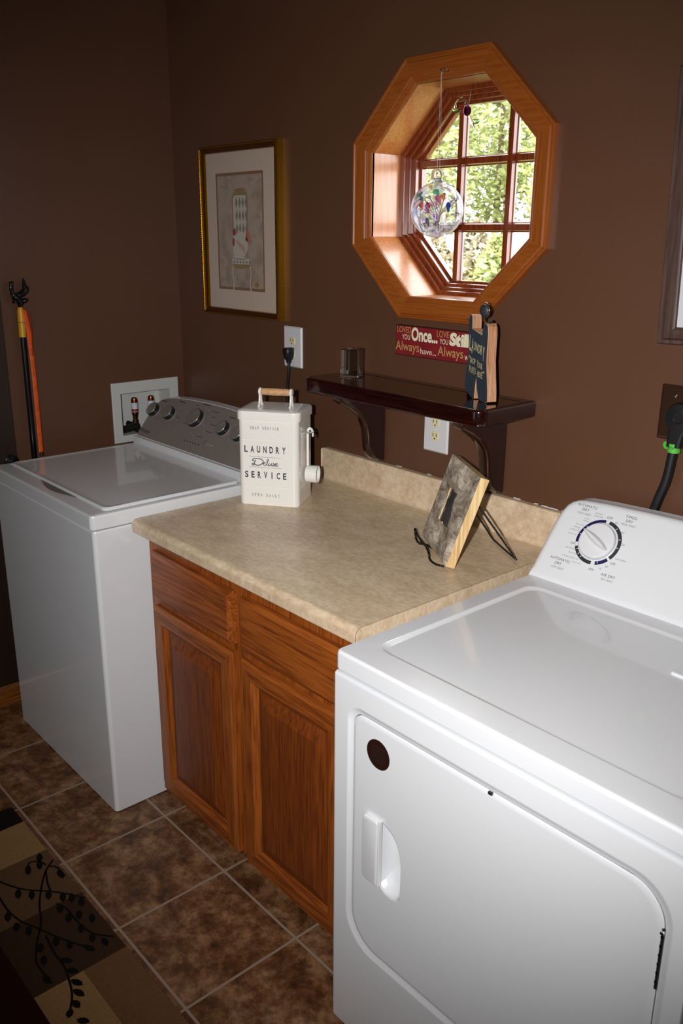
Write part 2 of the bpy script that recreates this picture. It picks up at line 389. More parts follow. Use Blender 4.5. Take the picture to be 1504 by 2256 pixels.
# ------------------------------------------------------------------ the room
XL, XR, YF, ZC = -.8744, 3.3, -3.1, 2.5
OX, OZ, OA, OH = .478, 1.791, .281, .271
def struct(b, name, **k):
    o = b.obj(name, **k); o['kind'] = 'structure'; return o
b = B(); b.add([(XL-.1, YF, 0), (XR, YF, 0), (XR, .16, 0), (XL-.1, .16, 0), (XL-.1, YF, -.05), (XR, YF, -.05), (XR, .16, -.05), (XL-.1, .16, -.05)],
               [(0, 1, 2, 3), (4, 7, 6, 5), (0, 4, 5, 1), (1, 5, 6, 2), (2, 6, 7, 3), (3, 7, 4, 0)], M['tile']); struct(b, 'floor', smooth=0)
b = B(); b.box(XL-.1, XR+.1, YF-.1, .16, ZC, ZC+.05, M['ceil']); struct(b, 'ceiling', smooth=0)
b = B(); b.box(XR, XR+.1, YF-.1, .16, 0, ZC, M['wall']); struct(b, 'wall_right', smooth=0)
b = B(); b.box(XL-.1, XR, YF-.1, YF, 0, ZC, M['wall']); struct(b, 'wall_front', smooth=0)
# back wall with an eight-sided opening
b = B()
for y in (0, .16):
    o8 = octo(OX, OZ, OA+.004, OH+.004, y); c = [Vector((x, y, z)) for x, z in ((XR, ZC), (XR, 0), (XL, 0), (XL, ZC))]
    tp = [Vector((o8[i].x, y, ZC)) for i in (7, 0)]; bt = [Vector((o8[i].x, y, 0)) for i in (4, 3)]
    rR = [Vector((XR, y, o8[i].z)) for i in (1, 2)]; lL = [Vector((XL, y, o8[i].z)) for i in (6, 5)]
    vs = o8+c+tp+bt+rR+lL   # 0-7 oct, 8 RT 9 RB 10 LB 11 LT, 12 T7 13 T0, 14 B4 15 B3, 16 R1 17 R2, 18 L6 19 L5
    b.add(vs, [(7, 0, 13, 12), (0, 1, 16, 8, 13), (1, 2, 17, 16), (2, 3, 15, 9, 17), (3, 4, 14, 15), (4, 5, 19, 10, 14), (5, 6, 18, 19), (6, 7, 12, 11, 18)], M['wall'])
b.loft([octo(OX, OZ, OA+.004, OH+.004, 0), octo(OX, OZ, OA+.004, OH+.004, .16)], M['wall'], False, False)
struct(b, 'wall_back', smooth=0, weld=True)
# left wall with a recess for the laundry box
LB = (-.277, -.066, .9485, 1.1065)
b = B(); y0, y1, z0, z1 = LB
ring0 = [Vector((XL, y, z)) for y, z in ((y0, z0), (y1, z0), (y1, z1), (y0, z1))]
for a in ((YF, y0, 0, ZC), (y1, .16, 0, ZC), (y0, y1, 0, z0), (y0, y1, z1, ZC)):
    b.add([(XL, a[0], a[2]), (XL, a[1], a[2]), (XL, a[1], a[3]), (XL, a[0], a[3])], [(0, 1, 2, 3)], M['wall'])
b.add([(XL-.1, YF, 0), (XL-.1, .16, 0), (XL-.1, .16, ZC), (XL-.1, YF, ZC)], [(0, 1, 2, 3)], M['wall'])
struct(b, 'wall_left', smooth=0, weld=True)
b = B(); b.loft([[Vector((XL+x, y, z)) for x, z in ((0, 0), (.012, 0), (.012, .055), (.009, .066), (.005, .072), (0, .078))] for y in (-.002, -1.9)], M['baseb'], True, True)
struct(b, 'baseboard_left')
b = B(); b.box(XL, XL+.014, -1.45, -.693, .082, 2.05, M['doorwood'])
for zz in ((.2, .95), (1.1, 1.9)):
    b.box(XL+.006, XL+.018, -1.33, -.80, zz[0], zz[1], M['doorwood'])
b.lathe([(.0, 0), (.012, 0), (.012, .02), (.024, .03), (.024, .045), (.0, .052)], (XL+.014, -.73, .93), (1, 0, 0), M['blackgloss'], 20, False, False)
struct(b, 'door_1', bevel=.002)

# ------------------------------------------------------------------ octagonal window
CX, CZ, CA, CH = .475, 1.7925, .343, .331
wn = bpy.data.objects.new('window_1', None); COL.objects.link(wn); wn.location = (CX, 0, CZ); BASE['window_1'] = Vector((CX, 0, CZ)); wn['kind'] = 'structure'
def lerp8(k, y):  # k=0 outer edge of the casing, k=1 opening
    return octo(CX+(OX-CX)*k, CZ+(OZ-CZ)*k, CA+(.279-CA)*k, CH+(.269-CH)*k, y)
prof = [(0, 0), (0, -.018), (.03, -.021), (.09, -.021), (.13, -.0175), (.17, -.0165), (.24, -.021), (.72, -.0175), (.76, -.014), (.80, -.0145), (.86, -.012), (.93, -.011), (.97, -.009), (1, -.005), (1, .002)]
full = [lerp8(k, y) for k, y in prof]
names8 = ['oak', 'oak']
for i in range(8):   # eight mitred casing boards
    bb = B(); j = (i+1) % 8
    mm = M['casing'] if i in (7, 3) else M['casing_v'] if i in (1, 5) else M['casing']
    vs = []; fs = []
    rings = [[full[k][i], full[k][j]] for k in range(len(prof))]
    bb.loft(rings, mm, False, False, closed=False)
    bb.obj('casing_board', wn, smooth=25)
bb = B(); bb.loft([octo(OX, OZ, .279, .269, -.004), octo(OX, OZ, .279, .269, .107)], M['reveal'], False, False); bb.obj('window_jamb', wn, smooth=20)
st = [(0, .105), (.012, .105), (.014, .108), (.014, .118), (.023, .118), (.025, .121), (.025, .131), (.034, .131), (.036, .134), (.036, .15), (.043, .152), (.043, .17)]
bb = B(); bb.loft([octo(OX, OZ, .279-k, .269-k*.9, y) for k, y in st], M['sash'], False, False); bb.obj('sash_frame', wn, smooth=20)
bb = B(); bb.loft([octo(OX, OZ, .236, .23, .163), octo(OX, OZ, .236, .23, .167)], M['pane'], True, True); bb.obj('window_pane', wn, smooth=0)
def muntin(a, c, horiz):
    bb = B(); hw = .013
    pr = [(-hw, .166), (-hw, .160), (-.010, .157), (-.008, .147), (.008, .147), (.010, .157), (hw, .160), (hw, .166)]
    if horiz: rings = [[Vector((x, y-.0007, c+p)) for p, y in pr] for x in (OX-.238, OX+.238)]
    else: rings = [[Vector((c+p, y, z)) for p, y in pr] for z in (OZ-.232, OZ+.232)]
    bb.loft(rings, M['sash'], True, True); bb.obj('muntin_bar', wn, smooth=25)
muntin(0, .3885, False); muntin(0, .5625, False); muntin(0, 1.879, True); muntin(0, 1.706, True)

# ------------------------------------------------------------------ base cabinet and worktop
HC, DC, X1 = .9234, .718, .9336
cab = thing('base_cabinet', (.45, -.35, 0), 'honey oak base cabinet with two raised panel doors between washer and dryer', 'cabinet')
b = B(); b.box(.004, .925, -.668, -.012, .056, HC-.038, M['oak_v']); b.obj('cabinet_box', cab, bevel=.001)
b = B(); b.box(.03, .91, -.60, -.03, 0, .058, M['toekick']); b.obj('toe_kick', cab)
def drawer(x0, x1, z0, z1):
    b = B(); P_ = rrect(x0, x1, z0, z1, .0005, 1)
    b.loft([XZ(P_, -.666), XZ(P_, -.682), XZ(inset(P_, .003), -.684), XZ(inset(P_, .012), -.690)], M['oak_h'], True, True); b.obj('drawer_front', cab, smooth=8)
drawer(.040, .433, .690, .835); drawer(.472, .862, .690, .835)
def door(x0, x1, z0, z1):
    b = B(); P_ = [(x0, z0), (x1, z0), (x1, z1), (x0, z1)]
    prf = [(0, -.666), (0, -.681), (.004, -.687), (.008, -.690), (.046, -.690), (.060, -.678), (.064, -.676)]
    rg = [XZ(inset(P_, k) if k else P_, y) for k, y in prf]
    for k in range(len(rg)-1):
        for q in range(4):
            e = (q+1) % 4; b.add([rg[k][q], rg[k][e], rg[k+1][e], rg[k+1][q]], [(0, 1, 2, 3)], M['oak_h'] if q in (0, 2) else M['oak_v'])
    b.add(rg[0], [(3, 2, 1, 0)], M['oak_v'])
    b.obj('cabinet_door', cab, smooth=8, weld=True)
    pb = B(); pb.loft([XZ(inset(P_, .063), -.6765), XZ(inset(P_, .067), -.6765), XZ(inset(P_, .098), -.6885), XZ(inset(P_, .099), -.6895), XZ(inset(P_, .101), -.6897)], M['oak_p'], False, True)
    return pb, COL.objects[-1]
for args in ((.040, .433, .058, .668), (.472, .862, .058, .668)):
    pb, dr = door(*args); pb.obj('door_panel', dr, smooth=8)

ct = thing('worktop', (.47, -.35, HC-.038), 'beige mottled laminate worktop with backsplash on the oak cabinet', 'countertop')
b = B(); r = .012
prof = [(-.002, HC-.038), (-DC+.02, HC-.038)]
prof += [(-DC+.006-.006*math.sin(a), HC-.032-.006*math.cos(a)) for a in (0, .5, 1.0, PI/2)]
prof += [(-DC+.016-.016*math.cos(a), HC-.016+.016*math.sin(a)) for a in [PI/2*i/7 for i in range(8)]]
prof += [(-.034+.012*math.sin(a), HC+.012-.012*math.cos(a)) for a in [PI/2*i/5 for i in range(6)]]
prof += [(-.016-.006*math.cos(a), HC+.094+.006*math.sin(a)) for a in [PI/2*i/4 for i in range(5)]]
prof += [(-.001, HC+.1)]
xs = [0, .0015, .005, .92, X1-.0012]
def cring(x, k): # slightly shrink the section at the rounded left end
    return [Vector((x, -.30+(y+.30)*k, HC+.01+(z-HC-.01)*k)) for y, z in prof]
b.loft([cring(xs[0], .985), cring(xs[1], .996), cring(xs[2], 1), cring(xs[3], 1), cring(xs[4], 1)], M['lam'], True, True)
b.obj('worktop_slab', ct, smooth=30)
b = B(); b.loft([cring(X1-.0012, 1.0005), cring(X1-.0002, 1.0005)], M['seam'], True, True); b.loft([cring(X1-.0002, .9992), cring(X1+.001, .9992)], M['lam'], True, True); b.obj('end_strip', ct, smooth=30)
# bead of cracked caulk along the backsplash
b = B(); random.seed(3); x = .05
while x < .93:
    L_ = random.uniform(.01, .05)
    if random.random() < (.35 if x < .7 else .75): b.tube([(x+L_*i/4, -.0015, HC+.101+random.uniform(-.0008, .0008)) for i in range(5)], .0011 if x < .7 else .0016, M['white_plate'], 5)
    x += L_+random.uniform(.002, .02)
struct(b, 'trim_1')

# ------------------------------------------------------------------ washer
WX0, WX1, WY0, WZ = -.735, -.0165, -.828, .950
ws = thing('washing_machine', ((WX0+WX1)/2, -.45, 0), 'white top loading washer with grey control panel in the left corner', 'washing machine')
b = B(); P_ = rrect(WX0, WX1, WY0+.004, -.10, .012, 4)
b.loft([XY(P_, .004), XY(P_, .896), XY(inset(P_, .004), .903)], M['white'], True, True); b.obj('washer_body', ws, smooth=30)
b = B(); P_ = rrect(WX0-.002, WX1+.001, WY0, -.10, .014, 5)
def lid_ring(ins, z): return XY(rrect(-.712+ins, -.040-ins, -.775+ins, -.316-ins, .02, 5), z)
rs = [XY(inset(P_, .003), .906), XY(P_, .909), XY(P_, .941), XY(inset(P_, .003), .9475), XY(inset(P_, .009), .950), lid_ring(-.004, .950), lid_ring(-.003, .9475), lid_ring(-.0005, .9475)]
b.loft(rs, M['white'], True, False); b.obj('top_cap', ws, smooth=30)
b = B(); # lid; its finger scoop is a flat grey patch, the shade painted in
b.loft([lid_ring(.0005, .946), lid_ring(.0005, .953), lid_ring(.004, .9565), lid_ring(.009, .9565), lid_ring(.014, .9545), lid_ring(.03, .9535)], M['white'], True, True); b.obj('lid', ws, smooth=30)
b = B()
n = 14; top = [(-.465+.26*i/n, -.776) for i in range(n+1)]; bot = [(-.465+.26*i/n, -.7765-.026*math.sin(PI*i/n)**1.2) for i in range(n+1)]
vs = [(x, y, .9508) for x, y in top]+[(x, y, .9508) for x, y in bot]
b.add(vs, [(i, i+1, n+2+i, n+1+i) for i in range(n)], mat('lid_recess_shade', '6c6a6c', .3)); b.obj('finger_recess', ws)
# console
WO = Vector((-.725, -.302, .977)); WU = Vector((1, 0, 0)); WV = Vector((0, .657, .754)).normalized(); WN = WU.cross(WV)
half = [(0, 0), (-.004, .04), (-.007, .08), (-.006, .115), (-.001, .142), (.009, .160), (.024, .171), (.048, .179), (.0835, .185), (.14, .191), (.2068, .195), (.29, .198), (.355, .1985)]
outl = half+[(.71-x, y) for x, y in half[::-1][1:]]
outl = outl[::-1]
def wring(k, h, dz=0): return [WO+WU*a+WV*c+WN*h for a, c in (inset(outl, k) if k else outl)]
b = B()
back = [Vector((WO.x+a, min(-.125, (WO+WV*c).y+.03) if c > .15 else -.125, (WO+WV*c).z if c > .02 else .95)) for a, c in outl]
b.loft([back, wring(0, -.006), wring(.002, 0), wring(.006, .0)], M['white'], True, True)
b.box(-.728, -.024, -.312, -.12, .945, .979, M['white'])
b.obj('console_housing', ws, smooth=40, weld=True)
for (u_, v_, r_) in ((.020, .1125, .0255), (.1265, .1165, .0255), (.291, .1255, .034), (.4655, .118, .0255), (.560, .113, .0255)):
    b = B(); o_ = WO+WU*u_+WV*v_
    b.lathe([(r_+.004, .001), (r_+.003, .004), (r_, .005)], o_, WN, M['washgrey'], 36, False, False)
    b.lathe([(r_-.002, .004), (r_, .006), (r_, .020), (r_-.001, .0215)], o_, WN, M['knobside'], 36, False, False)
    b.lathe([(r_-.001, .0215), (r_-.002, .023), (r_-.003, .0233)], o_, WN, M['knobrim'], 36, False, False)
    b.lathe([(r_-.003, .0233), (.001, .0238)], o_, WN, M['knob'], 36, False, True)
    k = b.obj('control_knob', ws, smooth=40)
    if r_ > .03 or u_ > .4:
        b = B(); stroke(b, [(.002, .004), (r_*.35, r_*.8)], .0016, o_+WN*.0238, WU, WV, M['pearl']); b.obj('pointer_line', k)
b = B(); b.lathe([(.010, .001), (.010, .004), (.008, .005), (.001, .005)], WO+WU*.415+WV*.053, WN, M['knob'], 24, False, True); b.obj('start_button', ws)
b = B(); b.loft([wring(.005, -.001), wring(.005, .0015), wring(.006, .002)], M['washgrey'], True, True)
text(b, 'Whirlpool', WO+WN*.0022, WU, WV, mat('panel_dark_print', '2c2a2c', .5), .004, .072, .018, .036, bold=.01)
for i in range(6):
    c_ = (.296+.0178*i, .0405); b.lathe([(.0028, 0), (.0028, .0003)], WO+WU*c_[0]+WV*c_[1]+WN*.0022, WN, M['slot'], 10, False, True)
stroke(b, [(.435, .051), (.462, .051)], .0025, WO+WN*.0022, WU, WV, M['pearl'])
for (a, c_) in ((.2757, .1702), (.3025, .1757), (.3275, .1689), (.354, .1493), (.3669, .1222), (.3682, .0938), (.3536, .0736), (.3304, .0664), (.3034, .0731), (.1592, .0748), (.1314, .0848), (.157, .150), (.137, .160), (.4784, .1539), (.5072, .1426), (.5217, .0866), (.05, .148), (.03, .152)):
    b.lathe([(.0019, 0), (.0019, .0003)], WO+WU*a+WV*c_+WN*.0022, WN, M['pearl'], 8, False, True)
for (a, c_, l) in ((.34, .1695, .045), (.36, .150, .03), (.375, .1225, .05), (.377, .094, .04), (.345, .069, .035), (.232, .125, .02), (.23, .10, .018), (.17, .112, .02), (.24, .178, .02)):
    stroke(b, [(a, c_), (a+l, c_)], .0016, WO+WN*.0022, WU, WV, M['charcoal'])
for (a, c_, l, t_) in ((.13, .1745, .04, 'Temp'), (.275, .187, .045, 'Cycle'), (.455, .166, .035, 'Soil'), (.02, .160, .04, 'Load')):
    stroke(b, [(a, c_), (a+l, c_)], .003, WO+WN*.0022, WU, WV, M['charcoal'])
b.obj('control_panel', ws, smooth=20)

# ------------------------------------------------------------------ dryer
DX0, DX1, DY, DZ = .9574, 1.716, -.794, .917
dr = thing('clothes_dryer', ((DX0+DX1)/2, -.42, 0), 'white front loading clothes dryer with round timer knob at the right', 'dryer')
# body: side shell and front with the dished door opening
b = B(); P_ = rrect(DX0, DX1, DY+.030, -.03, .004, 4)
b.loft([XY(P_, .004), XY(P_, .866), XY(inset(P_, .003), .8725)], M['white'], True, True)
b.obj('dryer_body', dr, smooth=30)
def drr(ins, y, q=10): return XZ(rrect(1.012+ins, 1.676-ins, .262+ins, .808-ins, (.075-ins*.5, .07-ins*.5, .062-ins*.5, .032-ins*.5), q), y)
fo = rrect(DX0+.006, DX1-.006, .012, .864, (.004,)*4, 10)
b = B(); b.loft([XZ(rrect(DX0, DX1, .006, .870, (.004,)*4, 10), DY+.032), XZ(rrect(DX0, DX1, .006, .870, (.004,)*4, 10), DY+.003), XZ(rrect(DX0+.002, DX1-.002, .008, .868, (.004,)*4, 10), DY-.002), XZ(inset(fo, .002), DY-.0045), drr(-.012, DY-.0045), drr(-.009, DY-.0043), drr(-.003, DY-.001), drr(.002, DY-.0002), drr(.003, DY+.006)], M['white'], False, False)
b.obj('front_panel', dr, smooth=40)
pk = [(1.098, .452), (1.110, .443), (1.125, .440), (1.140, .442), (1.150, .449), (1.154, .462), (1.155, .50), (1.1545, .53), (1.150, .553), (1.141, .572), (1.128, .585), (1.112, .593), (1.098, .596), (1.098, .57), (1.098, .52), (1.098, .48)]
pk = [tuple(p) for p in smoothpath(pk+[pk[0]], 5)][:-1]
pcx, pcz = sum(p[0] for p in pk)/len(pk), sum(p[1] for p in pk)/len(pk)
def rays(poly, angs):
    out = []
    for a_ in angs:
        dx, dz = math.cos(a_), math.sin(a_); best = None
        for i in range(len(poly)):
            a, c_ = poly[i], poly[(i+1) % len(poly)]; ex, ez = c_[0]-a[0], c_[1]-a[1]; den = dx*ez-dz*ex
            if abs(den) < 1e-12: continue
            t = ((a[0]-pcx)*ez-(a[1]-pcz)*ex)/den; s_ = ((a[0]-pcx)*dz-(a[1]-pcz)*dx)/den
            if t > 0 and -1e-6 <= s_ <= 1+1e-6 and (best is None or t < best): best = t
        out.append((pcx+dx*best, pcz+dz*best))
    return out
o2 = [(p.x, p.z) for p in drr(.012, 0, 14)]
ANG = sorted(math.atan2(p[1]-pcz, p[0]-pcx) for p in o2+pk); ANG = [a for k, a in enumerate(ANG) if k == 0 or a-ANG[k-1] > 1e-4]
def dd(ins, y): return XZ(rays([(p.x, p.z) for p in drr(ins, 0, 14)], ANG), y)
pkr = rays(pk, ANG)
def pring(k, y, sh=0): return [Vector((pcx+sh+(a-pcx)*k, y, pcz+(c_-pcz)*k)) for a, c_ in pkr]
b = B(); b.loft([dd(.0035, DY+.001), dd(.0035, DY-.0005), dd(.006, DY-.0022), dd(.012, DY-.003), dd(.014, DY-.003), pring(1.08, DY-.003), pring(1.02, DY-.0025), pring(.97, DY+.001), pring(.91, DY+.008), pring(.80, DY+.016), pring(.6, DY+.023), pring(.3, DY+.027), pring(.1, DY+.028)], M['white'], False, True)
ddoor = b.obj('dryer_door', dr, smooth=50)
b = B(); hp = rrect(1.054, 1.100, .449, .600, (.012, .006, .006, .010), 5)
b.loft([XZ(hp, DY-.002), XZ(hp, DY-.009), XZ(inset(hp, .002), DY-.0125), XZ(inset(hp, .006), DY-.0135)], M['whitesoft'], True, True)
b.box(1.0975, 1.1025, DY-.0115, DY-.001, .449, .603, M['whitesoft']); b.obj('door_handle', ddoor, smooth=40, bevel=.0015)
b = B(); b.lathe([(.031, 0), (.031, .0005)], (1.087, DY-.003, .742), (0, -1, 0), M['badge'], 40, False, True)
for i, zz in enumerate((.757, .750, .743, .736, .729)): stroke(b, [(1.071, zz), (1.103, zz)], .0018, (0, DY-.0035, 0), (1, 0, 0), (0, 0, 1), M['slot'], lift=.0003)
b.obj('round_sticker', ddoor, smooth=0)
b = B(); b.box(1.352, 1.360, DY-.0065, DY-.002, .8005, .8055, M['knobside']); b.obj('latch_slot', dr)
b = B(); b.box(1.6700, 1.6748, DY-.0028, DY+.0005, .640, .748, M['knobside'])
for i in range(6): b.box(1.6700, 1.6735, DY-.0042, DY-.003, .652+.016*i, .656+.016*i, M['steel'])
b.lathe([(.0035, 0), (.003, .003), (.001, .004)], (1.672, DY-.0035, .742), (0, -1, 0), M['chrome'], 12, False, True)
b.obj('door_hinge', dr)
# top with a shallow tray
b = B(); P_ = rrect(DX0+.003, DX1-.003, DY-.003, -.03, .012, 8)
def tray(ins, z): return XY(rrect(1.003+ins, 1.668-ins, -.735+ins, -.232-ins, .035, 8), z)
b.loft([XY(inset(P_, .004), .875), XY(P_, .879), XY(P_, .909), XY(inset(P_, .0018), .914), XY(inset(P_, .006), DZ), tray(0, DZ), tray(.004, .9155), tray(.010, .912), tray(.014, .9115)], M['white'], True, True)
b.obj('dryer_top', dr, smooth=40)
b = B(); fp = rrect(1.432, 1.60, -.385, -.245, .006, 4)
b.loft([XY(fp, .911), XY(fp, .9155), XY(inset(fp, .003), .9175), XY(inset(fp, .012), .9165)], M['white'], True, True); b.obj('lint_filter_cover', dr, smooth=40)
# console
DO = Vector((.957, -.195, .915)); DU = Vector((1, 0, 0)); DV = Vector((0, .594, .804)).normalized(); DN = DU.cross(DV)
hl = [(0, 0), (.0015, .03), (.003, .07), (.005, .12), (.007, .155), (.010, .178), (.017, .198), (.028, .211), (.043, .219), (.062, .223), (.12, .2275), (.22, .2315), (.31, .2335), (.372, .234)]
dout = (hl+[(.744-x, y) for x, y in hl[::-1][1:]])[::-1]
def dring(k, h): return [DO+DU*a+DV*c_+DN*h for a, c_ in (inset(dout, k) if k else dout)]
dback = [Vector((DO.x+a+(.004 if a < .3 else -.004), max(-.04, (DO+DV*c_).y+.03) if c_ > .17 else -.035, (DO+DV*c_).z-(.006 if c_ > .05 else 0))) for a, c_ in dout]
b = B(); b.loft([dback, dring(0, -.014), dring(.002, -.008), dring(.007, -.002), dring(.014, 0), dring(.02, 0)], M['white'], True, True); b.obj('console_housing', dr, smooth=50)
KC = (.139, .1272); kc = DO+DU*KC[0]+DV*KC[1]
b = B(); b.lathe([(.0475, .0005), (.0475, .003), (.046, .004)], kc, DN, M['whitesoft'], 64, False, False)
b.lathe([(.0435, .002), (.043, .010), (.0415, .0125), (.039, .0135), (.002, .0135)], kc, DN, M['whitesoft'], 64, False, True)
kn = b.obj('timer_knob', dr, smooth=30)
b = B(); ga = math.atan2(.1443-.1095, .0967-.1723); gu = Vector((math.cos(ga), math.sin(ga)))
G1 = DU*gu.x+DV*gu.y; G2 = DU*-gu.y+DV*gu.x
def grip(sx, sy, h):
    return [kc+DN*h+G1*(.041*sx*math.cos(2*PI*i/28))+G2*(.0095*sy*math.sin(2*PI*i/28)*abs(math.sin(2*PI*i/28))**.3) for i in range(28)]
b.loft([grip(1.0, 1.0, .0134), grip(.98, .75, .018), grip(.95, .45, .0245), grip(.9, .15, .0265)], M['whitesoft'], False, True); b.obj('knob_grip', kn, smooth=50)
def arc(b, a0, a1, r0, r1, m, n=24):
    vs = []
    for i in range(n+1):
        a = a0+(a1-a0)*i/n
        for r_ in (r0, r1): vs.append(kc+(DU*math.cos(a)+DV*math.sin(a))*r_+DN*.0006)
    b.add(vs, [(2*i, 2*i+1, 2*i+3, 2*i+2) for i in range(n)], m)
def ang(p): return math.atan2(p[1]-KC[1], p[0]-KC[0])
b = B(); R0, R1 = .0475, .0557
arc(b, ang((.1358, .1828)), ang((.0918, .1151))+2*PI, R0, R1, M['navy'])
arc(b, ang((.1845, .0962)), ang((.1452, .1802)), R0, R1, M['charcoal'])
arc(b, ang((.1549, .0732)), ang((.1788, .0935)), R0, R1, M['navy'])
arc(b, ang((.0943, .1056))-0, ang((.1446, .0711)), R0, R1, M['charcoal'])
for a in (2.55, 2.72, 2.98, 3.75, 4.0, 4.2, 4.83, 5.12, .95, .38, -.02):
    d_ = Vector((math.cos(a), math.sin(a))); stroke(b, [Vector(KC)+d_*.0480, Vector(KC)+d_*.0528], .0016, DO, DU, DV, M['whitemat'], lift=.0009)
T = [('AUTOMATIC', .0754, .2041, .0062, .053, 0), ('DRY', .0747, .1944, .0062, .0175, 0), ('HIGH HEAT', .0754, .1842, .0048, .036, 1), ('wrinkle', .111, .1936, .0042, .0195, 2), ('prevent', .1127, .1858, .0048, .0215, 2),
     ('cool', .0864, .1746, .0038, .011, 2), ('down', .0872, .1685, .0038, .014, 2), ('less dry', .0774, .1556, .0046, .0195, 2), ('energy', .073, .147, .0042, .0175, 2), ('preferred', .070, .140, .0048, .0245, 2), ('more dry', .0697, .1295, .0042, .022, 2),
     ('OFF', .0813, .108, .0056, .0125, 0), ('cool down', .0787, .0958, .0042, .026, 2), ('less dry', .0905, .085, .0046, .0195, 2), ('energy preferred', .0893, .0743, .0048, .042, 2), ('more dry', .1106, .0656, .0046, .023, 2),
     ('AUTOMATIC', .0684, .0619, .0062, .053, 0), ('DRY', .0681, .0515, .0062, .0175, 0), ('LOW HEAT', .0702, .0409, .005, .034, 1), ('OFF', .1523, .0614, .0056, .0125, 0), ('10', .1719, .0696, .0048, .0055, 1), ('20', .1836, .0782, .0048, .0075, 1),
     ('OFF', .1951, .0886, .0056, .0125, 0), ('cool down', .2084, .1025, .0044, .026, 1), ('20', .1984, .137, .0048, .0075, 1), ('40', .185, .164, .0048, .0075, 1), ('60', .1614, .1826, .0048, .0075, 1), ('OFF', .1406, .1901, .0056, .0135, 0),
     ('TIMED', .1893, .2042, .0062, .0275, 0), ('DRY', .189, .1941, .0062, .0175, 0), ('HIGH HEAT', .1904, .1846, .005, .037, 1), ('AIR DRY', .1971, .0588, .0062, .035, 0), ('NO HEAT', .1989, .0486, .005, .029, 1)]
for s_, cx, cy, h, wd, k in T: ctext(b, s_, DO, DU, DV, M['print'] if k == 0 else M['inklt'], cx, cy, h, wd, lift=.0007, spacing=1.12)
b.obj('dial_markings', dr, smooth=0)

# ------------------------------------------------------------------ laundry box in the left wall
lb = thing('laundry_outlet_box', (XL, -.17, .92), 'white recessed water valve box in the left wall behind the washer', 'outlet box')
b = B(); A = [(-.314, .921), (-.029, .921), (-.029, 1.150), (-.314, 1.150)]; I = [(y0, z0), (y1, z0), (y1, z1), (y0, z1)]
def yz(P_, x): return [Vector((x, a, c_)) for a, c_ in P_]
b.loft([yz(A, XL), yz(A, XL+.004), yz(inset(A, .002), XL+.0055), yz(inset(I, -.002), XL+.0055), yz(I, XL+.003), yz(I, XL-.085)], M['shellwhite'], False, True); b.obj('box_shell', lb, smooth=20)
for yv in (-.197, -.125):
    b = B(); x_ = XL-.045
    b.lathe([(.0075, .958), (.013, .962), (.013, .975), (.010, .978), (.0115, .985), (.0115, .993), (.009, .995), (.0095, 1.001), (.011, 1.012)], (x_, yv, 0), (0, 0, 1), M['brass'], 20)
    v1 = b.obj('valve', lb, smooth=30)
    b = B(); b.lathe([(.011, 1.012), (.0125, 1.018), (.0125, 1.070), (.010, 1.078), (.004, 1.080)], (x_, yv, 0), (0, 0, 1), M['copper'], 20); ar = b.obj('hammer_arrestor', lb, smooth=30)
    b = B(); b.lathe([(.0129, 1.024), (.0129, 1.060)], (x_, yv, 0), (0, 0, 1), M['whitemat'], 20, False, False); b.lathe([(.0131, 1.026), (.0131, 1.036)], (x_, yv, 0), (0, 0, 1), M['red'], 20, False, False); b.obj('paper_label', ar, smooth=30)
    b = B(); b.tube(smoothpath([(x_+.005, yv-.005, .970), (x_+.03, yv-.012, .962), (XL+.02, yv+.01, .945), (XL+.05, yv+.03, .90), (XL+.055, yv+.03, .75)]), .0125, M['black'], 12); b.obj('hose', lb)
b = B(); b.tube([(XL-.04, -.235, .985), (XL-.04, -.19, .968)], .010, M['black'], 10); b.tube([(XL-.02, -.262, .966), (XL-.02, -.20, .972)], .015, M['black'], 12); b.obj('shutoff_lever', lb)

# ------------------------------------------------------------------ white wall outlets
def outlet(cx, cz, hw, hh, label, upper=True):
    t = thing('wall_outlet', (cx, 0, cz), label, 'outlet', 'white wall outlets')
    b = B(); P_ = rrect(cx-hw, cx+hw, cz-hh, cz+hh, .003, 3)
    b.loft([XZ(P_, 0), XZ(P_, -.002), XZ(inset(P_, .004), -.0062), XZ(inset(P_, .008), -.0065)], M['white_plate'], True, True); b.obj('cover_plate', t, smooth=40)
    for s_ in (1, -1):
        z_ = cz+s_*.0195
        b = B(); o_ = [(cx+.0165*max(-.86, min(.86, math.cos(a)))*1.0, z_+.0145*math.sin(a)) for a in [2*PI*i/32 for i in range(32)]]
        b.loft([XZ(o_, -.006), XZ(o_, -.0082), XZ(inset(o_, .001), -.0088)], M['ivory'], False, True)
        for xx in (-.0063, .0063): b.box(cx+xx-.0011, cx+xx+.0011, -.0091, -.0085, z_-.001, z_+.008, M['slot'])
        b.box(cx-.002, cx+.002, -.0091, -.0085, z_-.009, z_-.005, M['slot']); b.obj('receptacle', t, smooth=30)
    b = B(); b.lathe([(.003, 0), (.0025, .001), (.0005, .0012)], (cx, -.0065, cz), (0, -1, 0), M['white_plate'], 12, False, True); b.obj('cover_screw', t)
    return t
outlet(-.1705, 1.3295, .047, .0665, 'white wall outlet with a black plug in it, below the gold framed picture')
outlet(.4785, 1.1615, .046, .0665, 'white wall outlet half hidden under the dark wooden shelf')
cr = thing('power_cord', (-.17, -.03, 1.28), 'black plug and cord hanging from the outlet behind the white laundry tin', 'cord')
b = B(); pz = 1.310
sec = lambda z, w_, y_a, y_b: [Vector((-.1665+a, y, z)) for a, y in rrect(-w_, w_, y_b, y_a, min(w_, (y_a-y_b)/2)*.7, 3)]
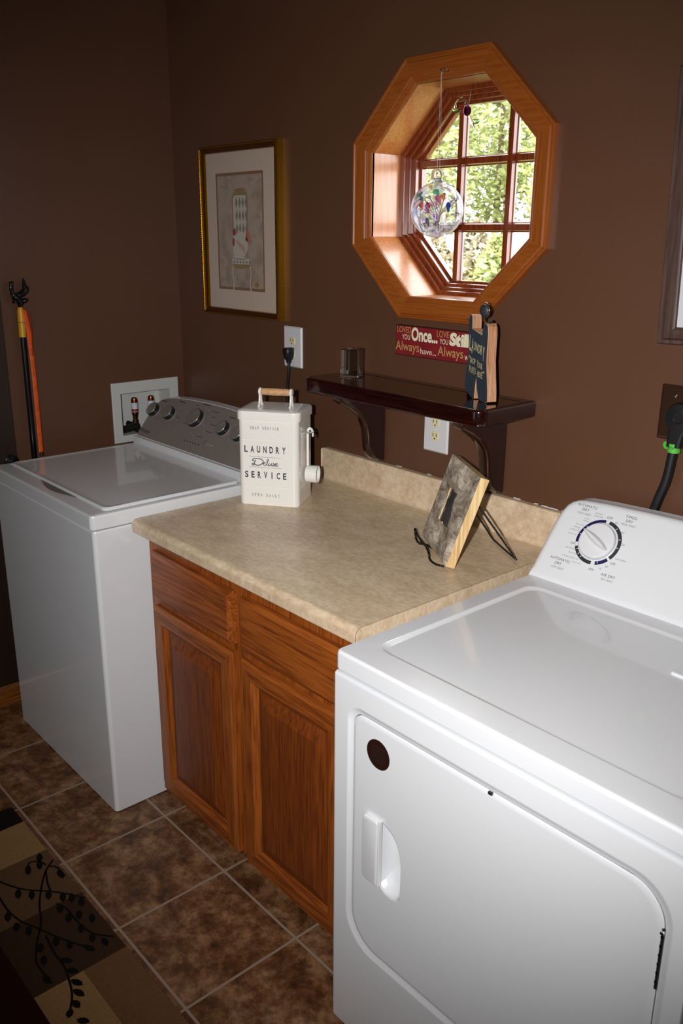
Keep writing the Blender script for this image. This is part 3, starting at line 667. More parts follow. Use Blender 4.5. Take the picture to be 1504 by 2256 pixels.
b.loft([sec(1.329, .013, -.0095, -.040), sec(1.324, .0165, -.0092, -.044), sec(1.311, .0165, -.0092, -.044), sec(1.298, .011, -.010, -.040), sec(1.290, .010, -.014, -.036), sec(1.289, .0075, -.016, -.034), sec(1.279, .0065, -.018, -.032)], M['black'], True, True); b.obj('plug', cr, smooth=40)
b = B(); b.tube(smoothpath([(-.1665, -.025, 1.285), (-.168, -.025, 1.25), (-.176, -.024, 1.20), (-.180, -.022, 1.13), (-.165, -.02, 1.05), (-.14, -.02, .98), (-.14, -.02, .80), (-.14, -.04, .6)]), .0048, M['black'], 10); b.obj('cord', cr)

# dryer outlet, plug and cord at the right edge
dp = thing('dryer_outlet', (1.19, 0, 1.315), 'brown metal outlet plate at the right edge above the dryer', 'outlet')
b = B(); P_ = rrect(1.145, 1.262, 1.254, 1.376, .003, 3); b.loft([XZ(P_, 0), XZ(P_, -.003), XZ(inset(P_, .006), -.0075), XZ(inset(P_, .008), -.0078)], M['bronze'], True, True); b.obj('cover_plate', dp, smooth=30)
b = B(); b.lathe([(.004, 0), (.0035, .002), (.0005, .0028)], (1.182, -.0078, 1.354), (0, -1, 0), M['chrome'], 16, False, True); b.obj('cover_screw', dp)
pc = thing('power_cord', (1.2, -.03, 1.3), 'thick black dryer plug and cord with a green tag near the right edge', 'cord')
b = B(); b.lathe([(.031, .008), (.034, .011), (.034, .032), (.031, .038), (.012, .040), (.010, .038), (.003, .038)], (1.209, 0, 1.311), (0, -1, 0), M['black'], 36, True, True)
b.loft([[Vector((x+.0, y, z)) for x, y in rrect(x-hw_, x+hw_, -.038, -.012, .008, 4)] for z, x, hw_ in ((1.30, 1.209, .024), (1.275, 1.205, .019), (1.262, 1.203, .018), (1.246, 1.202, .017))], M['black'], True, True)
b.obj('plug', pc, smooth=40)
b = B(); b.tube(smoothpath([(1.202, -.025, 1.255), (1.200, -.027, 1.228), (1.193, -.026, 1.17), (1.177, -.022, 1.12), (1.162, -.016, 1.07), (1.15, -.014, 1.0), (1.15, -.014, .9)]), .0105, M['black'], 16); b.obj('cord', pc)
b = B(); b.lathe([(.0135, 1.234), (.0138, 1.254)], (1.2015, -.026, 0), (0, 0, 1), M['green'], 20, False, False)
b.add([(1.188, -.03, 1.258), (1.179, -.032, 1.254), (1.178, -.033, 1.246), (1.184, -.034, 1.240), (1.192, -.036, 1.240), (1.194, -.036, 1.252)], [(0, 1, 2, 3, 4, 5)], M['green'])
text(b, 'DRYER', (1.190, -.0402, 1.240), (1, 0, 0), (0, 0, 1), M['charcoal'], .002, .019, .003, .008); b.obj('tag_wrap', pc, smooth=30)

# ------------------------------------------------------------------ gold framed picture
pf = thing('framed_picture', (-.437, 0, 1.69), 'gold framed print of a hen on a diamond patterned chair', 'picture')
FX0, FX1, FZ0, FZ1 = -.666, -.2175, 1.4095, 1.969
FR_ = [(FX0, FZ0), (FX1, FZ0), (FX1, FZ1), (FX0, FZ1)]
def FO(i, y): return XZ(inset(FR_, i) if i else FR_, y)
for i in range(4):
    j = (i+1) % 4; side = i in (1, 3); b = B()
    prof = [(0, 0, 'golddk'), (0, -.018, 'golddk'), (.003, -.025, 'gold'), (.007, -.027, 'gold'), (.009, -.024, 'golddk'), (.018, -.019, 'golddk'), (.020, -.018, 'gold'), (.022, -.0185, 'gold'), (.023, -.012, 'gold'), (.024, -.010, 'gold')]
    if side: prof = [(a_, y_, 'gold') for a_, y_, _ in prof]  # upright rails all gold: their flash gleam is put into the material
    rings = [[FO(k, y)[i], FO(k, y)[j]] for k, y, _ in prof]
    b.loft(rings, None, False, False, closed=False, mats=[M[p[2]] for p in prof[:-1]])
    a = FO(.005, -.0265)[i]; c_ = FO(.005, -.0265)[j]; nb = int((c_-a).length/.0075)
    for k in range(nb):   # carved beads
        p = a.lerp(c_, (k+.5)/nb); b.lathe([(.0030, -.001), (.0028, .0008), (.0014, .0022), (.0002, .0026)], p, (0, -1, 0), M['gold'], 6, False, False)
    a = FO(.0135, -.021)[i]; c_ = FO(.0135, -.021)[j]; nb = int((c_-a).length/.0085); d_ = (c_-a).normalized(); q_ = d_.cross(Vector((0, 1, 0)))
    if side:
        for k in range(nb):
            p = a.lerp(c_, (k+.5)/nb); b.tube([p-q_*.0045-d_*.002, p+q_*.0045+d_*.002], .0011, M['gold'], 4)
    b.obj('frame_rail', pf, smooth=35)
b = B(); MO = [(-.587, 1.498), (-.310, 1.498), (-.310, 1.881), (-.587, 1.881)]
b.loft([FO(.020, -.0105), XZ(MO, -.0105), XZ(MO, -.009)], M['matboard'], False, False)
b.loft([XZ(inset(MO, -.001), -.0092), XZ(inset(MO, .009), -.0092), XZ(inset(MO, .009), -.008)], M['mat2'], False, False); b.obj('mat_board', pf, smooth=0)
paper = bpy.data.materials.new('aged_print_paper'); t, N, L, P = nt(paper)
tc = N.new('ShaderNodeTexCoord'); n_ = N.new('ShaderNodeTexNoise'); n_.inputs['Scale'].default_value = 14; n_.inputs['Detail'].default_value = 8; L.new(tc.outputs['Object'], n_.inputs['Vector'])
r_ = ramp(N, [(.3, '85756c'), (.45, 'a08c7c'), (.55, 'a8988a'), (.66, 'a5887c'), (.75, '8c8488')]); L.new(n_.outputs['Fac'], r_.inputs[0]); L.new(r_.outputs[0], P.inputs['Base Color']); P.inputs['Roughness'].default_value = .9
b = B(); ar = inset(MO, .008); b.add(XZ(ar, -.0080), [(0, 1, 2, 3)], paper)
AU, AV, AO = Vector((1, 0, 0)), Vector((0, 0, 1)), Vector((-.448, -.0082, 1.50))   # picture plane, x from -0.13..0.13, y 0..0.38
c_tan = mat('print_ochre', '8c7540', .9); c_wh = mat('print_white', 'bdb6aa', .9); c_gr = mat('print_grey', '7c786c', .9); c_red = mat('print_red', '8a2420', .9); c_or = mat('print_orange', 'b0663c', .9); c_sk = mat('print_sepia', '6e5a4c', .9)
def poly(b, pts, m, lift=.0003): b.add([AO+AU*x+AV*y+Vector((0, -lift, 0)) for x, y in pts], [tuple(range(len(pts)))], m)
def ell(cx, cy, rx, ry, n=20, a0=0): return [(cx+rx*math.cos(a0+2*PI*i/n), cy+ry*math.sin(a0+2*PI*i/n)) for i in range(n)]
poly(b, [(-.043, .165), (.042, .165), (.048, .30), (.040, .318), (-.036, .318), (-.045, .30)], c_tan)
poly(b, [(-.037, .17), (.036, .17), (.042, .298), (.034, .308), (-.030, .308), (-.039, .298)], c_wh, .0005)
for i in range(4):
    for j in range(3):
        x = -.027+.0185*i; y = .20+.042*j
        poly(b, [(x-.0075+.009, y+.021-.02), (x+.009, y+.021), (x+.0165, y+.001), (x+.009, y-.019)], c_gr, .0007)
poly(b, ell(.002, .324, .034, .007), c_tan, .0008)
poly(b, ell(.005, .150, .038, .043), c_wh, .0010); poly(b, ell(-.015, .135, .030, .030), c_wh, .0011)
poly(b, ell(-.032, .172, .010, .016), c_wh, .0012); poly(b, ell(-.034, .190, .010, .012), c_red, .0013); poly(b, ell(-.040, .158, .007, .014), c_red, .0013)
for k in range(9):
    a = -.5+k*.24; stroke(b, [(.032, .165), (.032+.034*math.cos(a), .165+.034*math.sin(a))], .0035, AO, AU, AV, c_or, .0013)
for k in range(6): stroke(b, [(-.02+.008*k, .165-.004*k), (-.014+.008*k, .15-.006*k)], .003, AO, AU, AV, c_or, .0014)
poly(b, [(-.048, .112), (.045, .108), (.058, .085), (-.052, .085)], c_wh, .0009)
for i in range(6): poly(b, [(-.045+.018*i, .088), (-.038+.018*i, .100), (-.031+.018*i, .088)], c_gr, .0012)
stroke(b, [(-.05, .108), (-.03, .102), (.02, .102), (.046, .108)], .003, AO, AU, AV, c_gr, .0014)
poly(b, [(-.05, .085), (.058, .085), (.05, .074), (0, .068), (-.042, .074)], c_tan, .0010)
for sx in (-1, 1):
    cx = .004+sx*.050
    stroke(b, [tuple(p) for p in smoothpath([(cx, .08), (cx+sx*.006, .055), (cx-sx*.002, .02), (cx+sx*.004, -.02+.01), (cx-sx*.006, -.018+.012)])], .006, AO, AU, AV, c_wh, .0011)
    stroke(b, [tuple(p) for p in smoothpath([(cx+sx*.004, .08), (cx+sx*.010, .055), (cx+sx*.002, .02), (cx+sx*.008, -.006)])], .0018, AO, AU, AV, c_tan, .0013)
    stroke(b, [tuple(p) for p in smoothpath([(cx-sx*.02, .07), (cx-sx*.018, .05), (cx-sx*.024, .03)])], .004, AO, AU, AV, c_gr, .0011)
poly(b, ell(.09, .02, .012, .010), c_tan, .0010); stroke(b, [(.08, .03), (.078, .042)], .002, AO, AU, AV, c_gr, .0011); stroke(b, [(.098, .03), (.104, .042)], .002, AO, AU, AV, c_gr, .0011)
random.seed(5)
for k in range(26):
    x, y = random.uniform(-.12, .11), random.uniform(.01, .37)
    if -.05 < x < .055 and .06 < y < .33: continue
    stroke(b, [tuple(p) for p in smoothpath([(x, y), (x+random.uniform(.004, .015), y+random.uniform(-.012, .012)), (x+random.uniform(.015, .03), y+random.uniform(-.01, .01))])], .0011, AO, AU, AV, c_sk, .0007)
b.obj('art_print', pf, smooth=0)
b = B(); b.box(FX0+.019, FX1-.019, -.0125, -.0118, FZ0+.019, FZ1-.019, M['picglass']); b.obj('picture_glass', pf, smooth=0)

# dark framed picture mostly outside the right edge
p2 = thing('framed_picture', (1.3, 0, 1.74), 'brown wooden frame with white mat cut off by the right edge', 'picture')
M2 = Matrix.Translation((1.129, 0, 1.462)) @ Matrix.Rotation(rad(-1.9), 4, 'Y')
F2 = [(0, 0), (.62, 0), (.62, .55), (0, .55)]
def G2r(i, y): return [M2 @ p for p in XZ(inset(F2, i) if i else F2, y)]
b = B(); b.loft([G2r(0, 0), G2r(0, -.020), G2r(.003, -.024), G2r(.010, -.022), G2r(.013, -.018), G2r(.028, -.016), G2r(.034, -.013), G2r(.037, -.008)], M['darkframe'], True, False); b.obj('picture_frame', p2, smooth=25)
b = B(); b.add(G2r(.036, -.009), [(0, 1, 2, 3)], M['whitemat']); b.obj('mat_board', p2)

# ------------------------------------------------------------------ dark shelf with two brackets
sh = thing('wall_shelf', (.47, 0, 1.03), 'dark mahogany wall shelf on two curved brackets under the window', 'shelf')
SZ = 1.290; P_ = rrect(.138, .811, -.216, -.001, (.030, .030, .002, .002), 6)
b = B(); b.loft([XY(inset(P_, .006), SZ-.043), XY(inset(P_, .001), SZ-.040), XY(P_, SZ-.034), XY(P_, SZ-.008), XY(inset(P_, .003), SZ-.002), XY(inset(P_, .007), SZ)], M['mahog'], True, True); slab = b.obj('shelf_board', sh, smooth=40)
b = B(); b.box(.150, .800, -.046, -.041, SZ-.0002, SZ+.0004, M['toekick']); b.obj('plate_groove', slab)
br = [(0, .0), (-.022, .003), (-.045, .012), (-.062, .028), (-.070, .05), (-.073, .08), (-.078, .11), (-.090, .138), (-.112, .160), (-.140, .178), (-.170, .192), (-.188, .205), (-.190, .2195), (0, .2195)]
for xr in (.277, .731):
    b = B(); b.prism(br, (xr-.040, -.0005, 1.0285), (0, 1, 0), (0, 0, 1), (1, 0, 0), .040, M['mahog'], bev=.009); b.obj('bracket', sh, smooth=60)

# ------------------------------------------------------------------ things on the shelf
cu = B(); ang_ = rad(32); c0 = Vector((.2395, -.111, SZ+.0005)); ux = Vector((math.cos(ang_), math.sin(ang_), 0)); uy = Vector((-ux.y, ux.x, 0)); hw = .027
P_ = rrect(-hw, hw, -hw, hw, .003, 1)
cu.loft([[c0+ux*a+uy*c_+Vector((0, 0, z)) for a, c_ in (inset(P_, i) if i else P_)] for i, z in ((.002, 0), (0, .002), (0, .080), (.002, .082))], M['glass'], True, True)
o = cu.obj('crystal_block', base=c0, smooth=20); tag(o, 'clear crystal glass block standing at the left end of the dark shelf', 'glass block')

# pants-shaped sign
pp0 = Vector((.763, -.135, SZ+.0005)); pd = Vector((.934, -.357, 0)).normalized(); pn = Vector((-.357, -.934, 0)).normalized(); pv = Vector((0, 0, 1))
ps = thing('wooden_pants_sign', pp0, 'blue wooden pants shaped sign reading LAUNDRY DROP YOUR PANTS HERE on the shelf', 'sign')
PO = [(0, .004), (-.002, .03), (-.007, .06), (-.0135, .10), (-.014, .135), (-.013, .165), (-.016, .184), (-.023, .191), (-.034, .190), (-.0415, .180), (-.043, .1625), (-.060, .166), (-.078, .170), (-.093, .173), (-.0935, .190), (-.0965, .205), (-.104, .2065), (-.112, .203), (-.1135, .18), (-.1095, .14), (-.1095, .11), (-.1165, .06), (-.1195, .022), (-.098, .008), (-.078, .0005), (-.066, .0015), (-.0635, .03), (-.061, .056), (-.056, .03), (-.048, .009), (-.042, .002), (-.010, .0)]
b = B(); b.prism(PO[::-1], pp0-pn*.026, pd, pv, pn, .026, M['pine'], bev=.0012); b.obj('pants_board', ps, smooth=35)
b = B(); fpo = inset(PO, .0012); b.add([pp0+pd*x+pv*y+pn*.0004 for x, y in fpo], [tuple(range(len(fpo)))], M['denim']); b.obj('painted_front', ps, smooth=0)
b = B(); ly = M['letyel']
def ll(s_, x0, x1, y0, y1, **k): text(b, s_, pp0, pd, pv, ly, x0, x1, y0, y1, lift=.0008, bold=.012, **k)
# hand-lettered words, each letter set at its own height
def letters(word, x0, x1, tops, bots):
    w_ = (x1-x0)/len(word)
    for i, ch in enumerate(word):
        if ch == ' ': continue
        ll(ch, x0+w_*(i+.08), x0+w_*(i+.88), bots[i], tops[i])
letters('LAUNDRY', -.1035, -.024, [.158, .149, .143, .140, .137, .137, .135], [.119, .116, .121, .119, .116, .114, .100])
stroke(b, [(-.102, .1195), (-.090, .118), (-.088, .112)], .002, pp0, pd, pv, ly, .0008)
letters('"DROP YOUR', -.104, -.031, [.106, .1035, .101, .1015, .100, .1, .099, .095, .094, .093], [.1, .089, .087, .088, .084, .08, .082, .081, .080, .078])
letters('PANTS HERE"', -.0985, -.022, [.082, .080, .080, .079, .077, .07, .074, .072, .0715, .073, .076], [.065, .064, .063, .062, .0625, .06, .058, .0585, .0575, .0565, .070])
b.obj('lettering', ps, smooth=0)
b = B(); kq = pp0+pd*-.029+pv*.222+pn*.004
b.lathe([(.002, -.010), (.0125, -.006), (.0145, 0), (.0135, .004), (.008, .0065), (.001, .007)], kq, (pn+pd*.35).normalized(), M['charcoal'], 28); b.obj('round_bead', ps, smooth=60)
b = B(); b.tube([kq+pd*-.004+(pd*math.cos(a)+pv*math.sin(a))*.0175-pn*.004 for a in [2*PI*i/28 for i in range(29)]], .0012, M['steel'], 8)
b.obj('wire_ring', ps, smooth=60); b = B()
b.tube(smoothpath([pp0+pd*-.106+pv*.19+pn*.002, pp0+pd*-.112+pv*.197+pn*.004, pp0+pd*-.104+pv*.202+pn*-.006]), .0011, M['charcoal'], 6)
b.obj('wire_end', ps, smooth=60); b = B()
b.tube(smoothpath([kq-pv*.012, pp0+pd*-.048+pv*.203-pn*.004, pp0+pd*-.050+pv*.195-pn*.008]), .003, M['charcoal'], 8)
b.obj('bead_stem', ps, smooth=60); b = B()
for i in range(4): b.lathe([(.001, -.003), (.0045, 0), (.001, .003)], pp0+pd*(-.026+.005*(i % 2))+pv*(.1935+.0035*(i//2))-pn*.010, (0, 0, 1), M['charcoal'], 10)
b.obj('small_beads', ps, smooth=60)

# red slogan sign
rs_ = thing('slogan_sign', (.485, 0, 1.40), 'small red wooden sign with Always have Always will lettering under the window', 'sign')
b = B(); P_ = rrect(.3155, .652, 1.3565, 1.4415, .001, 1); b.loft([XZ(P_, -.0005), XZ(P_, -.0105), XZ(inset(P_, .0015), -.0115)], M['rededge'], True, True); b.obj('sign_board', rs_, smooth=0)
b = B(); fp_ = inset(P_, .0022); b.add(XZ(fp_, -.0118), [tuple(range(len(fp_)))], M['red']); b.obj('painted_face', rs_, smooth=0)
b = B(); SO = (0, -.0119, 0)
def rt_(s_, x0, x1, z0_, z1_, m, **k): text(b, s_, SO, (1, 0, 0), (0, 0, 1), M[m], x0, x1, z0_, z1_, **k)
rt_('LOVED', .3224, .377, 1.421, 1.4375, 'lettan'); rt_('YOU', .3428, .3735, 1.402, 1.4165, 'letcream')
rt_('Once...', .3789, .4789, 1.4005, 1.4385, 'letcream', bold=.035); rt_('LOVE', .4755, .5193, 1.4195, 1.4365, 'lettan'); rt_('YOU', .4868, .5174, 1.4015, 1.4155, 'letcream')
rt_('Still', .5212, .592, 1.400, 1.4355, 'letcream', bold=.06, shear=.08); rt_('...', .598, .625, 1.400, 1.404, 'letcream', bold=.03)
rt_('Always', .3173, .4104, 1.3625, 1.3965, 'lettan', bold=.005); rt_('have...', .4154, .475, 1.3675, 1.3835, 'letcream'); rt_('Always', .4804, .573, 1.3615, 1.3955, 'lettan', bold=.005); rt_('will', .5777, .605, 1.367, 1.385, 'letcream')
b.obj('lettering', rs_, smooth=0)

# ------------------------------------------------------------------ laundry tin
c0 = Vector((.071, -.4001, HC+.0005)); ta = rad(35.14); tu = Vector((math.cos(ta), math.sin(ta), 0)); tw = Vector((-tu.y, tu.x, 0)); tz = Vector((0, 0, 1)); W_, D_ = .1812, .150
tn = thing('laundry_tin', c0+tu*W_/2+tw*D_/2, 'tall white enamel tin lettered LAUNDRY Deluxe SERVICE with wooden lid handle on the worktop', 'tin')
def trg(ins, z, r_=.018): return [c0+tu*a+tw*c_+tz*z for a, c_ in rrect(ins, W_-ins, ins, D_-ins, max(r_-ins, .004), 6)]
b = B(); b.loft([trg(.002, 0), trg(0, .003), trg(0, .0545), trg(.0012, .0555), trg(.0012, .057), trg(0, .058), trg(0, .1945), trg(.0012, .1955), trg(.0012, .197), trg(0, .198), trg(0, .256)], M['cream'], True, True); tb = b
b = B(); b.loft([trg(-.0015, .2525), trg(-.0045, .2535), trg(-.0045, .274), trg(-.003, .2785), trg(.004, .281), trg(.02, .2825)], M['cream'], True, True); b.obj('tin_lid', tn, smooth=40)
b = tb; TO = c0; TN_ = tu.cross(tz)
def tt(s_, x0, x1, y0, y1, m='ink', **k): text(b, s_, TO, tu, tz, M[m], x0, x1, y0, y1, lift=.0004, **k)
def spaced(word, x0, x1, y0, y1, wd, **k):
    n = len(word); st_ = (x1-x0-wd)/(n-1)
    for i, ch in enumerate(word):
        if ch != ' ':
            w2 = wd*(.3 if ch == 'I' else 1); xx = x0+st_*i+(wd-w2)/2; tt(ch, xx, xx+w2, y0, y1, **k)
spaced('SELF SERVICE', .0389, .1245, .2270, .2353, .0042, m='inklt', bold=.01)
spaced('LAUNDRY', .0196, .1445, .1585, .1785, .0105, bold=.03)
spaced('SERVICE', .0202, .1457, .0827, .1025, .0100, bold=.03)
spaced('OPEN DAILY', .040, .1243, .0276, .0366, .0045, m='inklt', bold=.01)
stroke(b, [(.0350, .1463), (.1310, .1463)], .0007, TO, tu, tz, M['ink']); stroke(b, [(.0346, .1155), (.1306, .1155)], .0007, TO, tu, tz, M['ink'])
def scr(pts, wd=.0021): stroke(b, [tuple(p) for p in smoothpath([(.0425+x*.0805, .1195+y*.0235) for x, y in pts], 7)], wd, TO, tu, tz, M['ink'], .0005)
# script word "Deluxe"
scr([(.13, .72), (.09, .30), (.06, .06), (.0, .12), (.02, .28), (.14, .10), (.26, .08), (.38, .30), (.42, .60), (.34, .86), (.18, .92), (.04, .80), (.02, .62), (.09, .56)], .0024)
scr([(.40, .28), (.47, .34), (.50, .46), (.45, .46), (.42, .28), (.45, .10), (.52, .16), (.57, .42), (.62, .84), (.585, .88), (.565, .60), (.56, .20), (.60, .10), (.65, .34)], .0018)
scr([(.65, .44), (.63, .22), (.65, .10), (.70, .18), (.74, .44)]); scr([(.74, .44), (.725, .2), (.75, .12), (.79, .26)])
scr([(.78, .40), (.81, .42), (.83, .24), (.85, .08), (.88, .12)]); scr([(.90, .42), (.86, .34), (.80, .10), (.77, .08)])
scr([(.88, .14), (.94, .30), (.955, .42), (.91, .44), (.885, .26), (.91, .08), (.97, .12), (1.0, .22)], .0018)
b.obj('tin_body', tn, smooth=40)
b = B(); hm = c0+tu*(W_/2)+tw*.07
b.tube([hm+tu*x+tz*.3245 for x in (-.040, -.038, 0, .047, .049)], [.0085, .0098, .0108, .0098, .0085], M['beech'], 24); hd = b.obj('wooden_grip', tn, smooth=40)
for x in (-.0425, .0515):
    b = B(); b.lathe([(.010, -.0035), (.0112, -.002), (.0112, .002), (.010, .0035)], hm+tu*x+tz*.3245, tu, M['cream'], 24)
    for s_ in (-1, 1):
        pts = smoothpath([hm+tu*x+tw*(s_*.004)+tz*.317, hm+tu*x+tw*(s_*.0055)+tz*.302, hm+tu*x+tw*(s_*.010)+tz*.288, hm+tu*x+tw*(s_*.017)+tz*.2835])
        b.tube(pts, .0042, M['cream'], 10, flat=.55)
    b.obj('handle_bracket', tn, smooth=50)
fr0 = c0+tu*W_
b = B(); b.tube(smoothpath([fr0+tw*.030+tz*.218, fr0+tu*.006+tw*.034+tz*.217, fr0+tu*.016+tw*.06+tz*.214, fr0+tu*.014+tw*.095+tz*.208, fr0+tu*.001+tw*.105+tz*.206]), .0095, M['cream'], 10, flat=.2); b.obj('scoop_loop', tn, smooth=50)
b = B()
b.tube(smoothpath([fr0+tu*.022+tw*.082+tz*.197, fr0+tu*.021+tw*.078+tz*.216, fr0+tu*.014+tw*.074+tz*.222, fr0+tu*.009+tw*.072+tz*.212, fr0+tu*.009+tw*.070+tz*.16, fr0+tu*.009+tw*.070+tz*.112]), .0038, M['cream'], 10, flat=.4)
sc_ = thing('laundry_scoop', fr0+tu*.02+tw*.075+tz*.08, 'small white metal scoop hooked on the right side of the laundry tin', 'scoop')
b.obj('scoop_handle', sc_, smooth=50)
b = B(); ctr = fr0+tu*.003+tw*.073+tz*.086
b.lathe([(.004, .002), (.024, .002), (.0255, .005), (.026, .036), (.0255, .037), (.0235, .036), (.022, .010), (.002, .009)], ctr, tu, M['cream'], 32); b.obj('scoop_cup', sc_, smooth=40)

# ------------------------------------------------------------------ bark picture frame on its wire easel
bu = Vector((.8476, -.5306, 0)).normalized(); bk = Vector((.5306, .8476, 0)).normalized(); th = rad(19); bv = (tz*math.cos(th)+bk*math.sin(th)).normalized(); bn = bu.cross(bv)
BO = Vector((.6351, -.2145, .934))
bf = thing('bark_picture_frame', BO+bu*.115+Vector((0, 0, -.006)), 'rustic picture frame of grey birch bark leaning on a black wire easel', 'picture frame')
bark = bpy.data.materials.new('grey_bark'); t, N, L, P = nt(bark)
tc = N.new('ShaderNodeTexCoord'); mp = N.new('ShaderNodeMapping'); mp.inputs['Rotation'].default_value = (0, rad(35), rad(40)); mp.inputs['Scale'].default_value = (1, 1, 2.2); L.new(tc.outputs['Object'], mp.inputs[0])
n1 = N.new('ShaderNodeTexNoise'); n1.inputs['Scale'].default_value = 22; n1.inputs['Detail'].default_value = 10; n1.inputs['Roughness'].default_value = .72; n1.inputs['Distortion'].default_value = 1.2
n2 = N.new('ShaderNodeTexNoise'); n2.inputs['Scale'].default_value = 9; n2.inputs['Detail'].default_value = 4; L.new(mp.outputs[0], n1.inputs['Vector']); L.new(mp.outputs[0], n2.inputs['Vector'])
r1 = ramp(N, [(.28, '4a3a2c'), (.40, '978775'), (.50, 'c0b3a2'), (.62, 'ddd4c6'), (.72, 'a88258')]); L.new(n1.outputs['Fac'], r1.inputs[0])
r2 = ramp(N, [(.38, '85796c'), (.55, 'ffffff')]); L.new(n2.outputs['Fac'], r2.inputs[0])
mx = N.new('ShaderNodeMix'); mx.data_type = 'RGBA'; mx.blend_type = 'MULTIPLY'; mx.inputs[0].default_value = .6; L.new(r1.outputs[0], mx.inputs[6]); L.new(r2.outputs[0], mx.inputs[7]); L.new(mx.outputs[2], P.inputs['Base Color'])
P.inputs['Roughness'].default_value = .85; bb_ = N.new('ShaderNodeBump'); bb_.inputs['Strength'].default_value = .9; bb_.inputs['Distance'].default_value = .003; L.new(n1.outputs['Fac'], bb_.inputs['Height']); L.new(bb_.outputs[0], P.inputs['Normal'])
def sq(x0, x1, y0, y1, n=16):
    return [(x0+(x1-x0)*i/n, y0) for i in range(n)]+[(x1, y0+(y1-y0)*i/n) for i in range(n)]+[(x1-(x1-x0)*i/n, y1) for i in range(n)]+[(x0, y1-(y1-y0)*i/n) for i in range(n)]
OUT = sq(-.002, .231, 0, .228); INN = sq(.077, .150, .071, .160)
def hgt(x, y):
    q = mnoise.noise(Vector((x*18, y*26, 1.7)))*.006+mnoise.noise(Vector((x*60, y*70, 4.1)))*.0025
    d = min(x+.002, .231-x, y, .228-y)
    ridge = .007*math.exp(-((x-.17+(y-.11)*.6)**2)/.0006)
    return (q+ridge+.002)*min(1, d/.012)
rings = []; Kn = 16
for k in range(Kn+1):
    t_ = k/Kn; rg = []
    for i in range(len(OUT)):
        a, c_ = OUT[i], INN[i]
        jx = mnoise.noise(Vector((c_[0]*90, c_[1]*90, 9)))*.007*t_
        x = a[0]+(c_[0]-a[0])*t_+jx; y = a[1]+(c_[1]-a[1])*t_+jx*.6
        rg.append(BO+bu*x+bv*y+bn*(hgt(x, y)))
    rings.append(rg)
b = B(); b.loft(rings, bark, False, False); b.obj('bark_face', bf, smooth=60)
inner0 = rings[-1]; b = B()
def oring(h, P2=OUT): return [BO+bu*x+bv*y-bn*h for x, y in P2]
b.loft([inner0, [p-bn*.018 for p in inner0]], M['cutwood'], False, False)
o0 = [BO+bu*x+bv*y+bn*hgt(x, y) for x, y in OUT]
b.loft([o0, oring(.002), oring(.022), oring(.024, sq(.001, .228, .003, .225))], M['cutwood'], False, True); b.obj('cut_wood_edge', bf, smooth=30, weld=True)
b = B(); b.add([BO+bu*x+bv*y-bn*.001 for x, y in ((.06, .055), (.165, .055), (.165, .175), (.06, .175))], [(0, 1, 2, 3)], M['photo']); b.obj('photo', bf)

es = thing('wire_easel', (.76, -.22, HC), 'black twisted wire easel holding the bark picture frame', 'easel')
def twisted(b, pts, r_=.0024, tw_=260, k=8):
    P2 = smoothpath(pts, k); L_ = 0; S = [[], []]; prev = None
    fine = []
    for i in range(len(P2)-1):
        m_ = max(1, int((P2[i+1]-P2[i]).length/.0022))
        fine += [P2[i].lerp(P2[i+1], j/m_) for j in range(m_)]
    fine.append(P2[-1])
    for i, p in enumerate(fine):
        t_ = (fine[min(i+1, len(fine)-1)]-fine[max(i-1, 0)]).normalized()
        if i: L_ += (p-fine[i-1]).length
        a = Vector((0, 0, 1)) if abs(t_.z) < .9 else Vector((1, 0, 0)); x = t_.cross(a).normalized(); y = t_.cross(x)
        for s_ in (0, 1):
            q = L_*tw_*2.6+s_*PI; S[s_].append(p+(x*math.cos(q)+y*math.sin(q))*r_*.62)
    for s_ in (0, 1): b.tube(S[s_], r_*.72, M['blackgloss'], 6)
E0 = BO-bk*.020; zf = HC+.0045
def EP(u_, dz, d_=0): return E0+bu*u_+Vector((0, 0, dz))+bk*d_
b = B(); twisted(b, [EP(.006, .013), EP(.003, .018), EP(.009, .019), EP(.030, .012), EP(.062, .010), EP(.098, .010), EP(.130, .010), EP(.150, .002), EP(.157, -.006), EP(.178, -.0065), EP(.20, -.0062, .006), EP(.215, -.0062, .02)])
twisted(b, [EP(.005, .013), EP(.014, .001), EP(.032, -.005), EP(.050, -.003), EP(.075, .004), EP(.098, .010)])
b.obj('front_lip', es, smooth=60)
mid = BO+bu*.115+bk*.06
ftA = Vector((.9005, -.158, zf)); ftB = Vector((.768, -.084, zf)); topA = mid+bu*.045+Vector((0, 0, .175)); topB = mid+bu*.03+Vector((0, 0, .16))
topA = BO+bu*.150+bv*.165-bn*.030; topB = BO+bu*.128+bv*.150-bn*.030
b = B(); twisted(b, [topA, topA.lerp(ftA, .5), ftA]); b.obj('rear_leg', es, smooth=60)
b = B(); twisted(b, [topB, topB.lerp(ftB, .5), ftB]); b.obj('rear_leg', es, smooth=60)
b = B(); b.tube(smoothpath([ftB, ftB.lerp(ftA, .5)-Vector((0, 0, .0005)), ftA]), .0026, M['blackgloss'], 8); b.tube(smoothpath([topB, topB-bv*.06, BO+bu*.12-bn*.028+bv*.02, BO+bu*.12-bn*.026-Vector((0, 0, .004))]), .0024, M['blackgloss'], 8)
b.tube(smoothpath([topA, topB]), .0024, M['blackgloss'], 8)
b.tube([BO+bu*.12-bn*.026-Vector((0, 0, .0065)), BO+bu*.06-bk*.0+Vector((0, 0, -.0065)), EP(.050, -.0055)], .0024, M['blackgloss'], 8); b.obj('wire_brace', es, smooth=60)

